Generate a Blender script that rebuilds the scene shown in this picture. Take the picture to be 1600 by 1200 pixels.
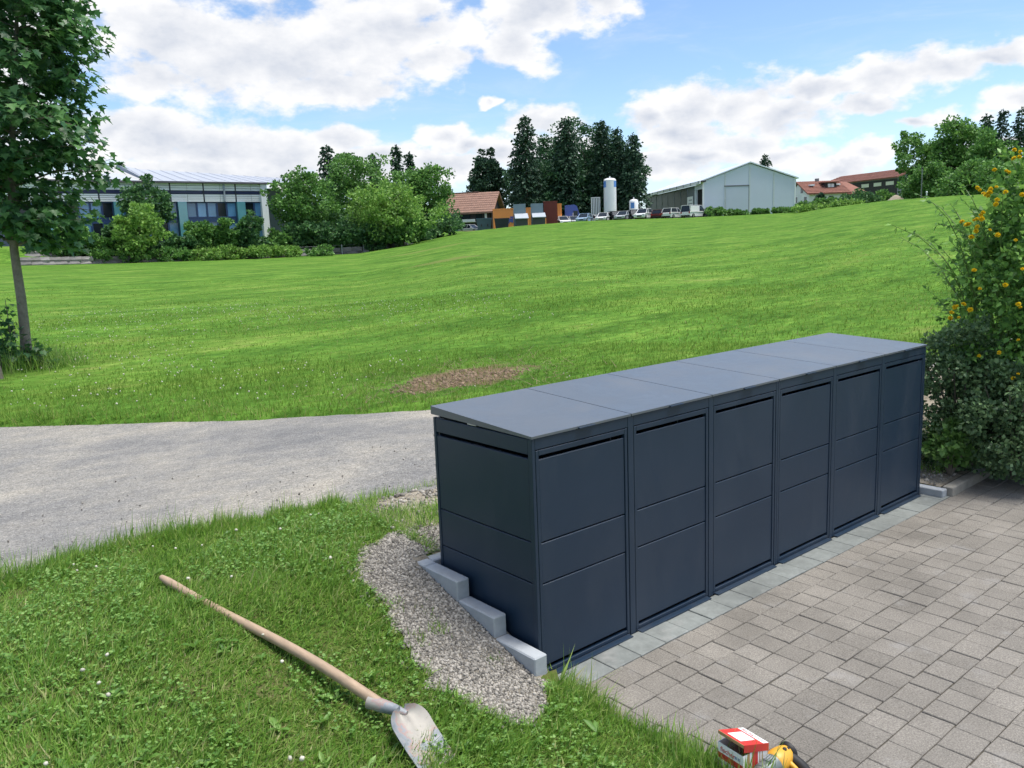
import bpy, math, random
import numpy as np
from mathutils import Vector, Matrix

for o in list(bpy.data.objects): bpy.data.objects.remove(o)
sc = bpy.context.scene
COL = sc.collection
rng = np.random.default_rng(11)
random.seed(5)
R = math.radians

# ------------------------------------------------------------------ camera
F_PX, PITCH, ROLL, YAW = 1289.1, 0.1657, -0.0385, 0.8767      # focal length in pixels of a 1600 px wide frame
CAM = np.array([-2.4491, -2.8177, 2.09])
_cp, _sp, _cy, _sy = math.cos(PITCH), math.sin(PITCH), math.cos(YAW), math.sin(YAW)
FW = np.array([_cy*_cp, _sy*_cp, -_sp]); _rt = np.array([_sy, -_cy, 0.0]); _up = np.cross(_rt, FW)
RT = _rt*math.cos(ROLL) + _up*math.sin(ROLL); UP = -_rt*math.sin(ROLL) + _up*math.cos(ROLL)
cam_d = bpy.data.cameras.new('camera'); cam = bpy.data.objects.new('camera', cam_d); COL.objects.link(cam)
cam_d.sensor_width = 36; cam_d.lens = F_PX/1600*36; cam_d.clip_start = 0.05; cam_d.clip_end = 3000
cam.matrix_world = Matrix(((RT[0], UP[0], -FW[0], CAM[0]), (RT[1], UP[1], -FW[1], CAM[1]), (RT[2], UP[2], -FW[2], CAM[2]), (0, 0, 0, 1)))
sc.camera = cam

# ------------------------------------------------------------------ light
SUN_AZ, SUN_EL = -38.0, 70.0          # degrees: direction the light comes from (az from +X)
sun_d = bpy.data.lights.new('sun', 'SUN'); sun_d.energy = 3.1; sun_d.angle = R(30); sun_d.color = (1, .95, .86)
sun = bpy.data.objects.new('sun', sun_d); COL.objects.link(sun)
_sd = Vector((math.cos(R(SUN_EL))*math.cos(R(SUN_AZ)), math.cos(R(SUN_EL))*math.sin(R(SUN_AZ)), math.sin(R(SUN_EL))))
sun.rotation_euler = _sd.to_track_quat('Z', 'Y').to_euler()
sc.view_settings.view_transform = 'Standard'; sc.view_settings.look = 'None'
sc.view_settings.exposure = 0.90; sc.view_settings.gamma = 1.0; sc.view_settings.use_curve_mapping = False
SKY_STRENGTH = 0.115
sc.cycles.adaptive_threshold = .025; sc.cycles.max_bounces = 5; sc.cycles.diffuse_bounces = 3; sc.cycles.glossy_bounces = 3; sc.cycles.transmission_bounces = 3; sc.cycles.transparent_max_bounces = 4

def ray(u, v): return FW + RT*(u-800)/F_PX - UP*(v-600)/F_PX
def az_el(u, v):
    d = ray(u, v); return YAW - math.atan2(d[1], d[0]), math.asin(d[2]/np.linalg.norm(d))

world = bpy.data.worlds.new('World'); sc.world = world; world.use_nodes = True
def build_sky():
    nt = world.node_tree; N = nt.nodes; L = nt.links; N.clear()
    def val(s, x):
        if isinstance(x, (int, float)): s.default_value = x
        elif isinstance(x, tuple): s.default_value = x
        else: L.new(x, s)
    def m(op, a, b=0.0, c=0.0, clamp=False):
        n = N.new('ShaderNodeMath'); n.operation = op; n.use_clamp = clamp
        val(n.inputs[0], a); val(n.inputs[1], b); val(n.inputs[2], c); return n.outputs[0]
    def vm(op, a, b):
        n = N.new('ShaderNodeVectorMath'); n.operation = op; val(n.inputs[0], a); val(n.inputs[1], b); return n
    def noise(vec, scale, detail, rough=.55, dist=0):
        n = N.new('ShaderNodeTexNoise'); L.new(vec, n.inputs['Vector']); n.inputs['Scale'].default_value = scale
        n.inputs['Detail'].default_value = detail; n.inputs['Roughness'].default_value = rough; n.inputs['Distortion'].default_value = dist
        return n
    def sstep(x, a, b):
        n = N.new('ShaderNodeMapRange'); n.interpolation_type = 'SMOOTHSTEP'; val(n.inputs[0], x)
        n.inputs[1].default_value = a; n.inputs[2].default_value = b; return n.outputs[0]
    def mix(f, a, b):
        n = N.new('ShaderNodeMix'); n.data_type = 'RGBA'; val(n.inputs[0], f); val(n.inputs[6], a); val(n.inputs[7], b); return n.outputs[2]
    tc = N.new('ShaderNodeTexCoord'); d = tc.outputs['Generated']
    sep = N.new('ShaderNodeSeparateXYZ'); L.new(d, sep.inputs[0])
    az = m('ARCTAN2', sep.outputs[1], sep.outputs[0]); el = m('ARCSINE', sep.outputs[2])
    U = m('SUBTRACT', YAW, az); V = el
    # cloud plane coordinates: the clouds flatten and shrink towards the horizon
    st = N.new('ShaderNodeCombineXYZ'); L.new(U, st.inputs[0]); L.new(m('MULTIPLY', V, 1.7), st.inputs[1])
    P = st.outputs[0]
    w = noise(P, 7.0, 3); wf = vm('SUBTRACT', w.outputs['Color'], (.5, .5, .5)).outputs[0]
    w2 = noise(P, 26.0, 3); wf2 = vm('SUBTRACT', w2.outputs['Color'], (.5, .5, .5)).outputs[0]
    uv = N.new('ShaderNodeCombineXYZ'); L.new(U, uv.inputs[0]); L.new(V, uv.inputs[1])
    pos = vm('ADD', uv.outputs[0], vm('MULTIPLY', wf, (.10, .05, 0)).outputs[0]).outputs[0]
    pos = vm('ADD', pos, vm('MULTIPLY', wf2, (.035, .025, 0)).outputs[0]).outputs[0]
    blobs = [(430,85,290,85),(290,50,150,65),(610,40,170,70),(520,130,170,35),(250,115,90,40),(680,95,70,40),
             (850,10,130,48),(800,70,70,45),(930,0,70,22),(60,20,120,40),
             (250,215,130,50),(340,240,150,48),(440,245,130,42),(520,225,60,30),(190,200,80,36),(570,262,150,36),(300,275,250,30),
             (690,215,50,26),(700,262,110,32),(780,240,70,36),(850,190,60,30),(870,240,90,45),(730,225,40,20),
             (1080,170,95,42),(1165,160,85,45),(1060,215,120,36),(1240,185,80,38),(1285,140,60,22),(1390,125,110,32),(1490,105,95,26),
             (1565,92,50,20),(1340,165,70,20),(1160,225,110,28),(1430,195,50,13),(1360,240,45,18),(1310,262,60,14),(1595,160,45,26),
             (1225,245,70,22),(990,190,45,26),(1010,265,150,28),(1560,230,60,12),(1080,250,120,20),(770,160,22,9),(1700,130,90,40),(1800,60,120,40),(-150,120,160,60),(-120,240,180,40)]
    cur = None
    for (bu, bv, hw, hh) in blobs:
        a0, e0 = az_el(bu, bv); sx = hw/F_PX*.95; sy = hh/F_PX
        dv = vm('SUBTRACT', pos, (a0, e0 - .0, 0)).outputs[0]
        ln = vm('LENGTH', vm('MULTIPLY', dv, (1/sx, 1/sy, 0)).outputs[0], (0, 0, 0)).outputs['Value']
        b = m('SUBTRACT', 1.0, ln)
        cur = b if cur is None else m('MAXIMUM', cur, b)
    cur = m('MAXIMUM', cur, -1.0)
    f1 = noise(P, 17.0, 8, .58); fb = f1.outputs['Fac']
    up = vm('ADD', P, (-.004, .040, 0)).outputs[0]
    f2 = noise(up, 17.0, 6, .58).outputs['Fac']
    # the rest of the dome: the same broken cumulus, not laid out
    d3 = vm('MULTIPLY', d, (1, 1, 1.6)).outputs[0]
    g = noise(d3, 2.6, 5, .58).outputs['Fac']
    gen = m('MULTIPLY', m('SUBTRACT', g, .52), 6.0)
    side = sstep(m('ABSOLUTE', U), .66, .80); high = sstep(V, .30, .42)
    out = m('MAXIMUM', side, high)
    lay = m('ADD', m('MULTIPLY', cur, m('SUBTRACT', 1.0, out)), m('MULTIPLY', gen, out))
    dens = m('ADD', lay, m('MULTIPLY', m('SUBTRACT', fb, .46), 2.2))
    mask = sstep(dens, -.04, .50)
    thin = m('MULTIPLY', sstep(noise(vm('MULTIPLY', P, (1, 3, 1)).outputs[0], 5.0, 5, .65, .6).outputs['Fac'], .45, .85), .30)
    mask = m('MAXIMUM', mask, thin)
    thick = m('MULTIPLY', sstep(m('ADD', lay, m('MULTIPLY', m('SUBTRACT', fb, .5), 1.2)), .22, 1.10), .52)
    lum = m('ADD', m('SUBTRACT', .92, thick), m('MULTIPLY', m('SUBTRACT', fb, f2), 1.5), clamp=True)
    ccol = mix(lum, (2.5, 2.8, 3.4, 1), (4.85, 4.85, 4.9, 1))
    sky = N.new('ShaderNodeTexSky'); sky.sky_type = 'NISHITA'; sky.sun_disc = False
    sky.sun_elevation = R(SUN_EL); sky.sun_rotation = R(90-SUN_AZ); sky.altitude = 600
    sky.air_density = 1.0; sky.dust_density = .4; sky.ozone_density = 3.5
    hz = m('MULTIPLY', sstep(V, .15, .0), .42)
    skyc = vm('MULTIPLY', sky.outputs[0], (.88, .89, .90)).outputs[0]
    base = mix(hz, skyc, (3.5, 4.25, 5.2, 1))
    colr = mix(mask, base, ccol)
    bg = N.new('ShaderNodeBackground'); L.new(colr, bg.inputs[0]); bg.inputs[1].default_value = SKY_STRENGTH
    ow = N.new('ShaderNodeOutputWorld'); L.new(bg.outputs[0], ow.inputs[0])
    world.cycles.sampling_method = 'MANUAL'; world.cycles.sample_map_resolution = 512
build_sky()

# ------------------------------------------------------------------ helpers: pixels to places
def dist_pt(u, v, Rh):
    d = ray(u, v); return CAM + d*(Rh/math.hypot(d[0], d[1]))
def horizon_v(u):            # row of the horizon in column u
    a = RT[2]*(u-800)/F_PX + FW[2]; return 600 + a*F_PX/UP[2]
def far_xy(u, Rh):
    p = dist_pt(u, horizon_v(u), Rh); return float(p[0]), float(p[1])
def top_z(u, v, Rh): return float(dist_pt(u, v, Rh)[2])
def project(P):
    d = np.asarray(P) - CAM; z = d@FW
    return 800 + F_PX*(d@RT)/z, 600 - F_PX*(d@UP)/z, z

# ------------------------------------------------------------------ helpers: materials
def new_mat(name):
    m = bpy.data.materials.new(name); m.use_nodes = True
    nt = m.node_tree; b = nt.nodes['Principled BSDF']; return m, nt, b
def lin(c): return (c[0], c[1], c[2], 1)
def simple(name, col, rough=.6, metal=0.0, var=.12, scale=8.0, bump=0.0, bscale=60.0, spec=.5, coat=0.0, island=0.0, objvar=0.0):
    """base colour broken up by noise, per-object and per-island variation, optional fine relief"""
    m, nt, b = new_mat(name); N, L = nt.nodes, nt.links
    b.inputs['Roughness'].default_value = rough; b.inputs['Metallic'].default_value = metal
    b.inputs['Specular IOR Level'].default_value = spec; b.inputs['Coat Weight'].default_value = coat
    tc = N.new('ShaderNodeTexCoord')
    nz = N.new('ShaderNodeTexNoise'); nz.inputs['Scale'].default_value = scale; nz.inputs['Detail'].default_value = 6
    nz.inputs['Roughness'].default_value = .65; L.new(tc.outputs['Object'], nz.inputs['Vector'])
    mr = N.new('ShaderNodeMapRange'); L.new(nz.outputs['Fac'], mr.inputs[0]); mr.inputs[1].default_value = .25; mr.inputs[2].default_value = .75
    mr.inputs[3].default_value = 1-var; mr.inputs[4].default_value = 1+var
    k = mr.outputs[0]
    def addvar(src, amt, k):
        r = N.new('ShaderNodeMapRange'); L.new(src, r.inputs[0]); r.inputs[3].default_value = 1-amt; r.inputs[4].default_value = 1+amt
        q = N.new('ShaderNodeMath'); q.operation = 'MULTIPLY'; L.new(k, q.inputs[0]); L.new(r.outputs[0], q.inputs[1]); return q.outputs[0]
    if island:
        g = N.new('ShaderNodeNewGeometry'); k = addvar(g.outputs['Random Per Island'], island, k)
    if objvar:
        oi = N.new('ShaderNodeObjectInfo'); k = addvar(oi.outputs['Random'], objvar, k)
    vs = N.new('ShaderNodeVectorMath'); vs.operation = 'SCALE'; vs.inputs[0].default_value = col[:3]; L.new(k, vs.inputs['Scale'])
    L.new(vs.outputs[0], b.inputs['Base Color'])
    if bump:
        n2 = N.new('ShaderNodeTexNoise'); n2.inputs['Scale'].default_value = bscale; n2.inputs['Detail'].default_value = 4; L.new(tc.outputs['Object'], n2.inputs['Vector'])
        bp = N.new('ShaderNodeBump'); bp.inputs['Strength'].default_value = bump; bp.inputs['Distance'].default_value = .01
        L.new(n2.outputs['Fac'], bp.inputs['Height']); L.new(bp.outputs[0], b.inputs['Normal'])
    return m
def ramp(nt, fac, stops):
    r = nt.nodes.new('ShaderNodeValToRGB'); nt.links.new(fac, r.inputs[0]); e = r.color_ramp.elements
    while len(e) < len(stops): e.new(.5)
    for i, (p, c) in enumerate(stops): e[i].position = p; e[i].color = lin(c)
    return r.outputs[0]
def leaf_mat(name, stops, trans=.35, rough=.5, patch=.3, pscale=.6, spec=.4, objvar=0.0):
    """leaf colours by island, shifted in patches; light passes through"""
    m, nt, b = new_mat(name); N, L = nt.nodes, nt.links
    g = N.new('ShaderNodeNewGeometry'); nz = N.new('ShaderNodeTexNoise'); nz.inputs['Scale'].default_value = pscale; nz.inputs['Detail'].default_value = 3
    tc = N.new('ShaderNodeTexCoord'); L.new(tc.outputs['Object'], nz.inputs['Vector'])
    a = N.new('ShaderNodeMath'); a.operation = 'MULTIPLY_ADD'; L.new(nz.outputs['Fac'], a.inputs[0]); a.inputs[1].default_value = patch*2; a.inputs[2].default_value = -patch
    s = N.new('ShaderNodeMath'); s.operation = 'ADD'; s.use_clamp = True; L.new(g.outputs['Random Per Island'], s.inputs[0]); L.new(a.outputs[0], s.inputs[1])
    c = ramp(nt, s.outputs[0], stops)
    if objvar:
        oi = N.new('ShaderNodeObjectInfo'); hs = N.new('ShaderNodeHueSaturation'); L.new(c, hs.inputs['Color'])
        r = N.new('ShaderNodeMapRange'); L.new(oi.outputs['Random'], r.inputs[0]); r.inputs[3].default_value = 1-objvar; r.inputs[4].default_value = 1+objvar; L.new(r.outputs[0], hs.inputs['Value']); c = hs.outputs[0]
    L.new(c, b.inputs['Base Color']); b.inputs['Roughness'].default_value = rough; b.inputs['Specular IOR Level'].default_value = spec
    t = N.new('ShaderNodeBsdfTranslucent'); hs2 = N.new('ShaderNodeHueSaturation'); L.new(c, hs2.inputs['Color']); hs2.inputs['Value'].default_value = 1.5; hs2.inputs['Hue'].default_value = .49
    L.new(hs2.outputs[0], t.inputs[0])
    mx = N.new('ShaderNodeMixShader'); mx.inputs[0].default_value = trans; L.new(b.outputs[0], mx.inputs[1]); L.new(t.outputs[0], mx.inputs[2])
    L.new(mx.outputs[0], N['Material Output'].inputs[0]); return m

# ------------------------------------------------------------------ helpers: meshes
def np_mesh(name, V, faces, mats, smooth=False, mi=None):
    """faces: list of (m,k) integer arrays"""
    V = np.asarray(V, dtype=np.float32); me = bpy.data.meshes.new(name)
    faces = [np.asarray(f, dtype=np.int32) for f in faces if len(f)]
    nl = sum(f.size for f in faces); nf = sum(len(f) for f in faces)
    me.vertices.add(len(V)); me.vertices.foreach_set('co', V.ravel())
    me.loops.add(nl); me.loops.foreach_set('vertex_index', np.concatenate([f.ravel() for f in faces]))
    tot = np.concatenate([np.full(len(f), f.shape[1]) for f in faces]); start = np.concatenate([[0], np.cumsum(tot)[:-1]]).astype(np.int32)
    me.polygons.add(nf); me.polygons.foreach_set('loop_start', start)
    if smooth: me.polygons.foreach_set('use_smooth', np.ones(nf, dtype=bool))
    if mi is not None: me.polygons.foreach_set('material_index', np.asarray(mi, dtype=np.int32))
    for mt in (mats if isinstance(mats, (list, tuple)) else [mats]): me.materials.append(mt)
    me.update(calc_edges=True); me.validate(); return me
def link(name, me, parent=None, loc=(0, 0, 0), rz=0.0):
    o = bpy.data.objects.new(name, me); COL.objects.link(o); o.location = loc; o.rotation_euler = (0, 0, rz)
    if parent is not None: o.parent = parent
    return o
def tag(o, label=None, cat=None, group=None, kind=None):
    if label: o['label'] = label
    if cat: o['category'] = cat
    if group: o['group'] = group
    if kind: o['kind'] = kind
    return o
def thing(name, label, cat, loc=(0, 0, 0), rz=0.0, group=None):
    o = bpy.data.objects.new(name, None); COL.objects.link(o); o.location = loc; o.rotation_euler = (0, 0, rz); o.empty_display_size = .2
    return tag(o, label, cat, group)

class MB:
    """collects faces of one mesh; off = origin subtracted on build"""
    def __init__(s): s.V = []; s.F = []; s.M = []
    def add(s, vs, fs, mi=0):
        n = len(s.V); s.V += [tuple(map(float, v)) for v in vs]; s.F += [tuple(n+i for i in f) for f in fs]; s.M += [mi]*len(fs); return s
    def hexa(s, p, mi=0):   # 8 points, bottom ring then top ring
        return s.add(p, [(3, 2, 1, 0), (4, 5, 6, 7), (0, 1, 5, 4), (1, 2, 6, 5), (2, 3, 7, 6), (3, 0, 4, 7)], mi)
    def box(s, x0, x1, y0, y1, z0, z1, mi=0):
        return s.hexa([(x0, y0, z0), (x1, y0, z0), (x1, y1, z0), (x0, y1, z0), (x0, y0, z1), (x1, y0, z1), (x1, y1, z1), (x0, y1, z1)], mi)
    def cbox(s, x0, x1, y0, y1, z0, z1, c=.002, mi=0):   # box with all edges chamfered
        X, Y, Z = (x0, x1), (y0, y1), (z0, z1); vs = []; idx = {}
        for i in (0, 1):
            for j in (0, 1):
                for k in (0, 1):
                    sx, sy, sz = (1-2*i)*c, (1-2*j)*c, (1-2*k)*c
                    for a, q in enumerate(((X[i], Y[j]+sy, Z[k]+sz), (X[i]+sx, Y[j], Z[k]+sz), (X[i]+sx, Y[j]+sy, Z[k]))):
                        idx[i, j, k, a] = len(vs); vs.append(q)
        fs = []
        def f4(keys): fs.append(tuple(idx[q] for q in keys))
        for i in (0, 1):
            f4([(i, 0, 0, 0), (i, 1, 0, 0), (i, 1, 1, 0), (i, 0, 1, 0)][::(1 if i else -1)])
            f4([(0, i, 0, 1), (1, i, 0, 1), (1, i, 1, 1), (0, i, 1, 1)][::(-1 if i else 1)])
            f4([(0, 0, i, 2), (1, 0, i, 2), (1, 1, i, 2), (0, 1, i, 2)][::(1 if i else -1)])
        for a in (0, 1):
            for b in (0, 1):
                f4([(a, b, 0, 0), (a, b, 1, 0), (a, b, 1, 1), (a, b, 0, 1)]); f4([(a, 0, b, 0), (a, 1, b, 0), (a, 1, b, 2), (a, 0, b, 2)]); f4([(0, a, b, 1), (1, a, b, 1), (1, a, b, 2), (0, a, b, 2)])
        for i in (0, 1):
            for j in (0, 1):
                for k in (0, 1): f4([(i, j, k, 0), (i, j, k, 1), (i, j, k, 2)])
        return s.add(vs, fs, mi)
    def prism(s, poly, ax, a0, a1, mi=0):   # poly in the two other axes, extruded along axis ax
        def pt(p, a):
            q = [0, 0, 0]; o = [i for i in range(3) if i != ax]; q[o[0]] = p[0]; q[o[1]] = p[1]; q[ax] = a; return q
        n = len(poly); vs = [pt(p, a0) for p in poly] + [pt(p, a1) for p in poly]
        fs = [tuple(range(n))[::-1], tuple(range(n, 2*n))] + [(i, (i+1) % n, n+(i+1) % n, n+i) for i in range(n)]
        return s.add(vs, fs, mi)
    def tube(s, pts, rad, n=8, mi=0, cap=True):
        pts = [Vector(p) for p in pts]; rs = rad if isinstance(rad, (list, tuple)) else [rad]*len(pts); vs = []; ref = None
        for i, p in enumerate(pts):
            d = (pts[min(i+1, len(pts)-1)] - pts[max(i-1, 0)]).normalized()
            if ref is None: ref = Vector((0, 0, 1)) if abs(d.z) < .9 else Vector((1, 0, 0))
            a = d.cross(ref).normalized(); b = d.cross(a).normalized(); ref = b.cross(d) if b.cross(d).length > .1 else ref
            ref = -b
            for k in range(n):
                t = 2*math.pi*k/n; vs.append(p + a*math.cos(t)*rs[i] + b*math.sin(t)*rs[i])
        fs = [(i*n+k, i*n+(k+1) % n, (i+1)*n+(k+1) % n, (i+1)*n+k) for i in range(len(pts)-1) for k in range(n)]
        if cap: fs += [tuple(range(n))[::-1], tuple(range((len(pts)-1)*n, len(pts)*n))]
        return s.add(vs, fs, mi)
    def lathe(s, prof, n=16, mi=0, c=(0, 0, 0)):      # profile (r, z)
        vs = [(c[0]+r*math.cos(2*math.pi*k/n), c[1]+r*math.sin(2*math.pi*k/n), c[2]+z) for r, z in prof for k in range(n)]
        fs = [(i*n+k, i*n+(k+1) % n, (i+1)*n+(k+1) % n, (i+1)*n+k) for i in range(len(prof)-1) for k in range(n)]
        fs += [tuple(range(n))[::-1], tuple(range((len(prof)-1)*n, len(prof)*n))]
        return s.add(vs, fs, mi)
    def mesh(s, name, mats, smooth=False, off=(0, 0, 0)):
        me = bpy.data.meshes.new(name); me.from_pydata([(v[0]-off[0], v[1]-off[1], v[2]-off[2]) for v in s.V], [], s.F)
        for mt in (mats if isinstance(mats, (list, tuple)) else [mats]): me.materials.append(mt)
        if len(set(s.M)) > 1: me.polygons.foreach_set('material_index', s.M)
        if smooth: me.polygons.foreach_set('use_smooth', [True]*len(me.polygons))
        me.update(); return me
    def build(s, name, mats, parent=None, smooth=False, off=(0, 0, 0)):
        o = link(name, s.mesh(name, mats, smooth, off), parent)
        if smooth:
            try: o.data.set_sharp_from_angle(angle=R(40))
            except Exception: pass
        return o
def recalc(o):
    import bmesh
    bm = bmesh.new(); bm.from_mesh(o.data); bmesh.ops.recalc_face_normals(bm, faces=bm.faces); bm.to_mesh(o.data); bm.free(); return o

def basis(D, roll):
    """rotation matrices whose y axis is D; roll turns about it"""
    D = D/np.linalg.norm(D, axis=1, keepdims=True)
    ref = np.where(np.abs(D[:, 2:3]) < .95, np.array([[0, 0, 1.0]]), np.array([[1.0, 0, 0]]))
    X = np.cross(D, ref); X /= np.linalg.norm(X, axis=1, keepdims=True); Z = np.cross(X, D)
    c, s = np.cos(roll)[:, None], np.sin(roll)[:, None]
    return np.stack([X*c + Z*s, D, -X*s + Z*c], axis=2)
def scatter(TV, TF, P, M, S):
    """copies of a small template at P, turned by M, scaled by S (n,3) -> vertices, faces"""
    TV = np.asarray(TV, float); n = len(P); S = np.asarray(S, float)
    if S.ndim == 1: S = np.repeat(S[:, None], 3, 1)
    V = np.einsum('nij,nkj->nki', M, TV[None]*S[:, None, :]) + np.asarray(P)[:, None, :]
    out = []
    for f in TF:
        f = np.asarray(f); out.append((f[None] + (np.arange(n)*len(TV))[:, None, None]).reshape(-1, f.shape[1]))
    return V.reshape(-1, 3), out
def merge(parts):
    V = []; F = {}; n = 0
    for v, fs in parts:
        V.append(v)
        for f in fs: F.setdefault(f.shape[1], []).append(f+n)
        n += len(v)
    return np.concatenate(V), [np.concatenate(x) for x in F.values()]
BLADE = ([(-.5, 0, 0), (.5, 0, 0), (-.42, .5, .07), (.42, .5, .07), (0, 1, .3)], [[(0, 1, 3, 2)], [(2, 3, 4)]])
TUFT = ([(-.5, 0, 0), (.5, 0, 0), (0, 1, .2)], [[(0, 1, 2)]])
LEAF = ([(0, 0, 0), (-.5, .45, .1), (0, .5, -.03), (.5, .45, .1), (0, 1, -.12)], [[(0, 2, 1), (0, 3, 2), (1, 2, 4), (2, 3, 4)]])
CARD = ([(0, 0, 0), (-.5, .5, .12), (.5, .5, .12), (0, 1, -.05)], [[(0, 2, 1), (1, 2, 3)]])
OVAL = ([(0, 0, 0), (-.3, .2, .05), (.3, .2, .05), (-.38, .6, .08), (.38, .6, .08), (0, 1, -.1), (0, .5, -.02)], [[(0, 6, 1), (1, 6, 3), (3, 6, 5), (0, 2, 6), (2, 4, 6), (4, 5, 6)]])
def rdir(n, upb=0.0):
    D = rng.normal(size=(n, 3)); D /= np.linalg.norm(D, axis=1, keepdims=True); D[:, 2] += upb; return D/np.linalg.norm(D, axis=1, keepdims=True)
def vnoise(x, y, seed=0):
    """cheap smooth noise in the plane"""
    x = np.asarray(x, float); y = np.asarray(y, float); s = 0
    r = np.random.default_rng(seed)
    for k in range(6):
        a = r.uniform(0, 6.28); f = r.uniform(.6, 1.9); s = s + np.sin((x*math.cos(a)+y*math.sin(a))*f + r.uniform(0, 6.28))
    return s/6
def in_poly(x, y, poly):
    x = np.asarray(x); y = np.asarray(y); c = np.zeros(x.shape, bool); n = len(poly)
    for i in range(n):
        x0, y0 = poly[i]; x1, y1 = poly[(i+1) % n]
        t = ((y0 > y) != (y1 > y)); xi = (x1-x0)*(y-y0)/((y1-y0) if y1 != y0 else 1e-9)+x0; c ^= t & (x < xi)
    return c

# ------------------------------------------------------------------ materials
M = {}
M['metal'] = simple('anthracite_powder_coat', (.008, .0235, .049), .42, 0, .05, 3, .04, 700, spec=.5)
M['lidmetal'] = simple('anthracite_painted_sheen', (.084, .098, .116), .34, 0, .07, 1.6, .03, 500, spec=.9)  # same coat as the body, lightened: sky reflection painted into the lid colour
def dusty(m, amt, scale, streak=(1, 1, 1)):
    # thin film of dust, wiped and rained on: lighter and duller in patches
    nt = m.node_tree; N, L = nt.nodes, nt.links; b = N['Principled BSDF']; src = b.inputs['Base Color'].links[0].from_socket
    tc = N.new('ShaderNodeTexCoord'); mp = N.new('ShaderNodeMapping'); mp.inputs['Scale'].default_value = streak; L.new(tc.outputs['Object'], mp.inputs[0])
    n = N.new('ShaderNodeTexNoise'); n.inputs['Scale'].default_value = scale; n.inputs['Detail'].default_value = 9; n.inputs['Roughness'].default_value = .72; n.inputs['Distortion'].default_value = .5; L.new(mp.outputs[0], n.inputs['Vector'])
    r = N.new('ShaderNodeMapRange'); L.new(n.outputs['Fac'], r.inputs[0]); r.inputs[1].default_value = .48; r.inputs[2].default_value = .72; r.inputs[4].default_value = amt
    mx = N.new('ShaderNodeMix'); mx.data_type = 'RGBA'; L.new(r.outputs[0], mx.inputs[0]); L.new(src, mx.inputs[6]); mx.inputs[7].default_value = (.26, .25, .24, 1); L.new(mx.outputs[2], b.inputs['Base Color'])
    r2 = N.new('ShaderNodeMapRange'); L.new(n.outputs['Fac'], r2.inputs[0]); r2.inputs[1].default_value = .3; r2.inputs[2].default_value = .7; q = b.inputs['Roughness'].default_value; r2.inputs[3].default_value = q-.06; r2.inputs[4].default_value = q+.12; L.new(r2.outputs[0], b.inputs['Roughness'])
dusty(M['metal'], .05, 2.2, (1, 1, .5)); dusty(M['lidmetal'], .14, 1.6)
M['alu'] = simple('bare_metal', (.55, .56, .58), .4, .8)
M['dark'] = simple('dark_rubber', (.012, .012, .014), .6)
M['kerb'] = simple('new_concrete', (.34, .365, .39), .85, 0, .12, 14, .25, 220)
M['oldkerb'] = simple('old_concrete', (.25, .235, .205), .9, 0, .3, 9, .4, 120)
M['wood'] = simple('ash_handle', (.35, .255, .175), .55, 0, .22, 9, .05, 90)
def wood_streaks():
    nt = M['wood'].node_tree
    for n in nt.nodes:
        if n.type == 'TEX_NOISE': 
            mp = nt.nodes.new('ShaderNodeMapping'); mp.inputs['Scale'].default_value = (6, .35, 6)
            src = n.inputs['Vector'].links[0].from_socket; nt.links.new(src, mp.inputs[0]); nt.links.new(mp.outputs[0], n.inputs['Vector'])
wood_streaks()

# ================================================================== GROUND
LY = [-6, -2, -1, -.5, -.1, .2, .5, .8, 1.0, 1.5, 2.0, 2.6]; LZ = [0, 0, 0, .03, .085, .18, .27, .36, .42, .46, .43, .40]
def lawn_z(x, y):
    x = np.asarray(x, float); y = np.asarray(y, float)
    z = sum(np.interp(y+o, LY, LZ) for o in (-.12, 0, .12))/3
    k = np.where(y < -.1, np.clip((.02-x)/.13, 0, 1), 1.0)
    return z*k + .012*vnoise(x*3, y*3, 3)*np.where(y < -.1, k, 1)
NEAR = np.array([(-40, 3.4), (-15, 2.7), (-1.9, 2.24), (-1.55, 2.33), (-.82, 2.33), (-.26, 2.16), (.39, 2.04), (.78, 1.96), (3, 1.8), (8, 1.6), (40, 1.2)])
FAR = np.array([(-40, 60), (-15, 21), (-6, 11.6), (-1.16, 7.14), (-.14, 6.2), (.86, 5.3), (1.93, 4.56), (2.39, 4.27), (3.5, 3.3), (4.6, 2.3), (5.6, 1.95), (40, 1.5)])
def y_near(x): return np.interp(x, NEAR[:, 0], NEAR[:, 1]) + .06*vnoise(np.asarray(x)*5, np.asarray(x)*0, 8) + .03*vnoise(np.asarray(x)*19, np.asarray(x)*0, 18)
def y_far(x): return np.interp(x, FAR[:, 0], FAR[:, 1]) + .07*vnoise(np.asarray(x)*4, np.asarray(x)*0, 9) + .035*vnoise(np.asarray(x)*15, np.asarray(x)*0, 19)
ROAD_Z = .42
# far edge of the field, column by column: distance and the row it shows at
EDGE = [(-500, 88, 432), (-200, 88, 421), (0, 88, 416), (200, 90, 411), (400, 92, 404), (560, 95, 396), (640, 100, 382), (720, 112, 363), (800, 125, 354), (900, 133, 346), (1000, 137, 342),
        (1100, 137, 339), (1240, 137, 332), (1300, 127, 323), (1400, 116, 312), (1500, 106, 305), (1600, 100, 301), (1800, 100, 298), (2100, 100, 300)]
_ea = []; _er = []; _ez = []
for (u, rr, v) in EDGE:
    p = dist_pt(u, v, rr); _ea.append(YAW - math.atan2(p[1]-CAM[1], p[0]-CAM[0])); _er.append(rr); _ez.append(p[2])
EXTRA_U = [(-500, 1.9), (560, 1.9), (700, .6), (760, -.3), (1240, -.4), (1300, -.4), (2100, -.8)]
_xa = [az_el(u, horizon_v(u))[0] for u, _ in EXTRA_U]; _xv = [e for _, e in EXTRA_U]
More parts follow.
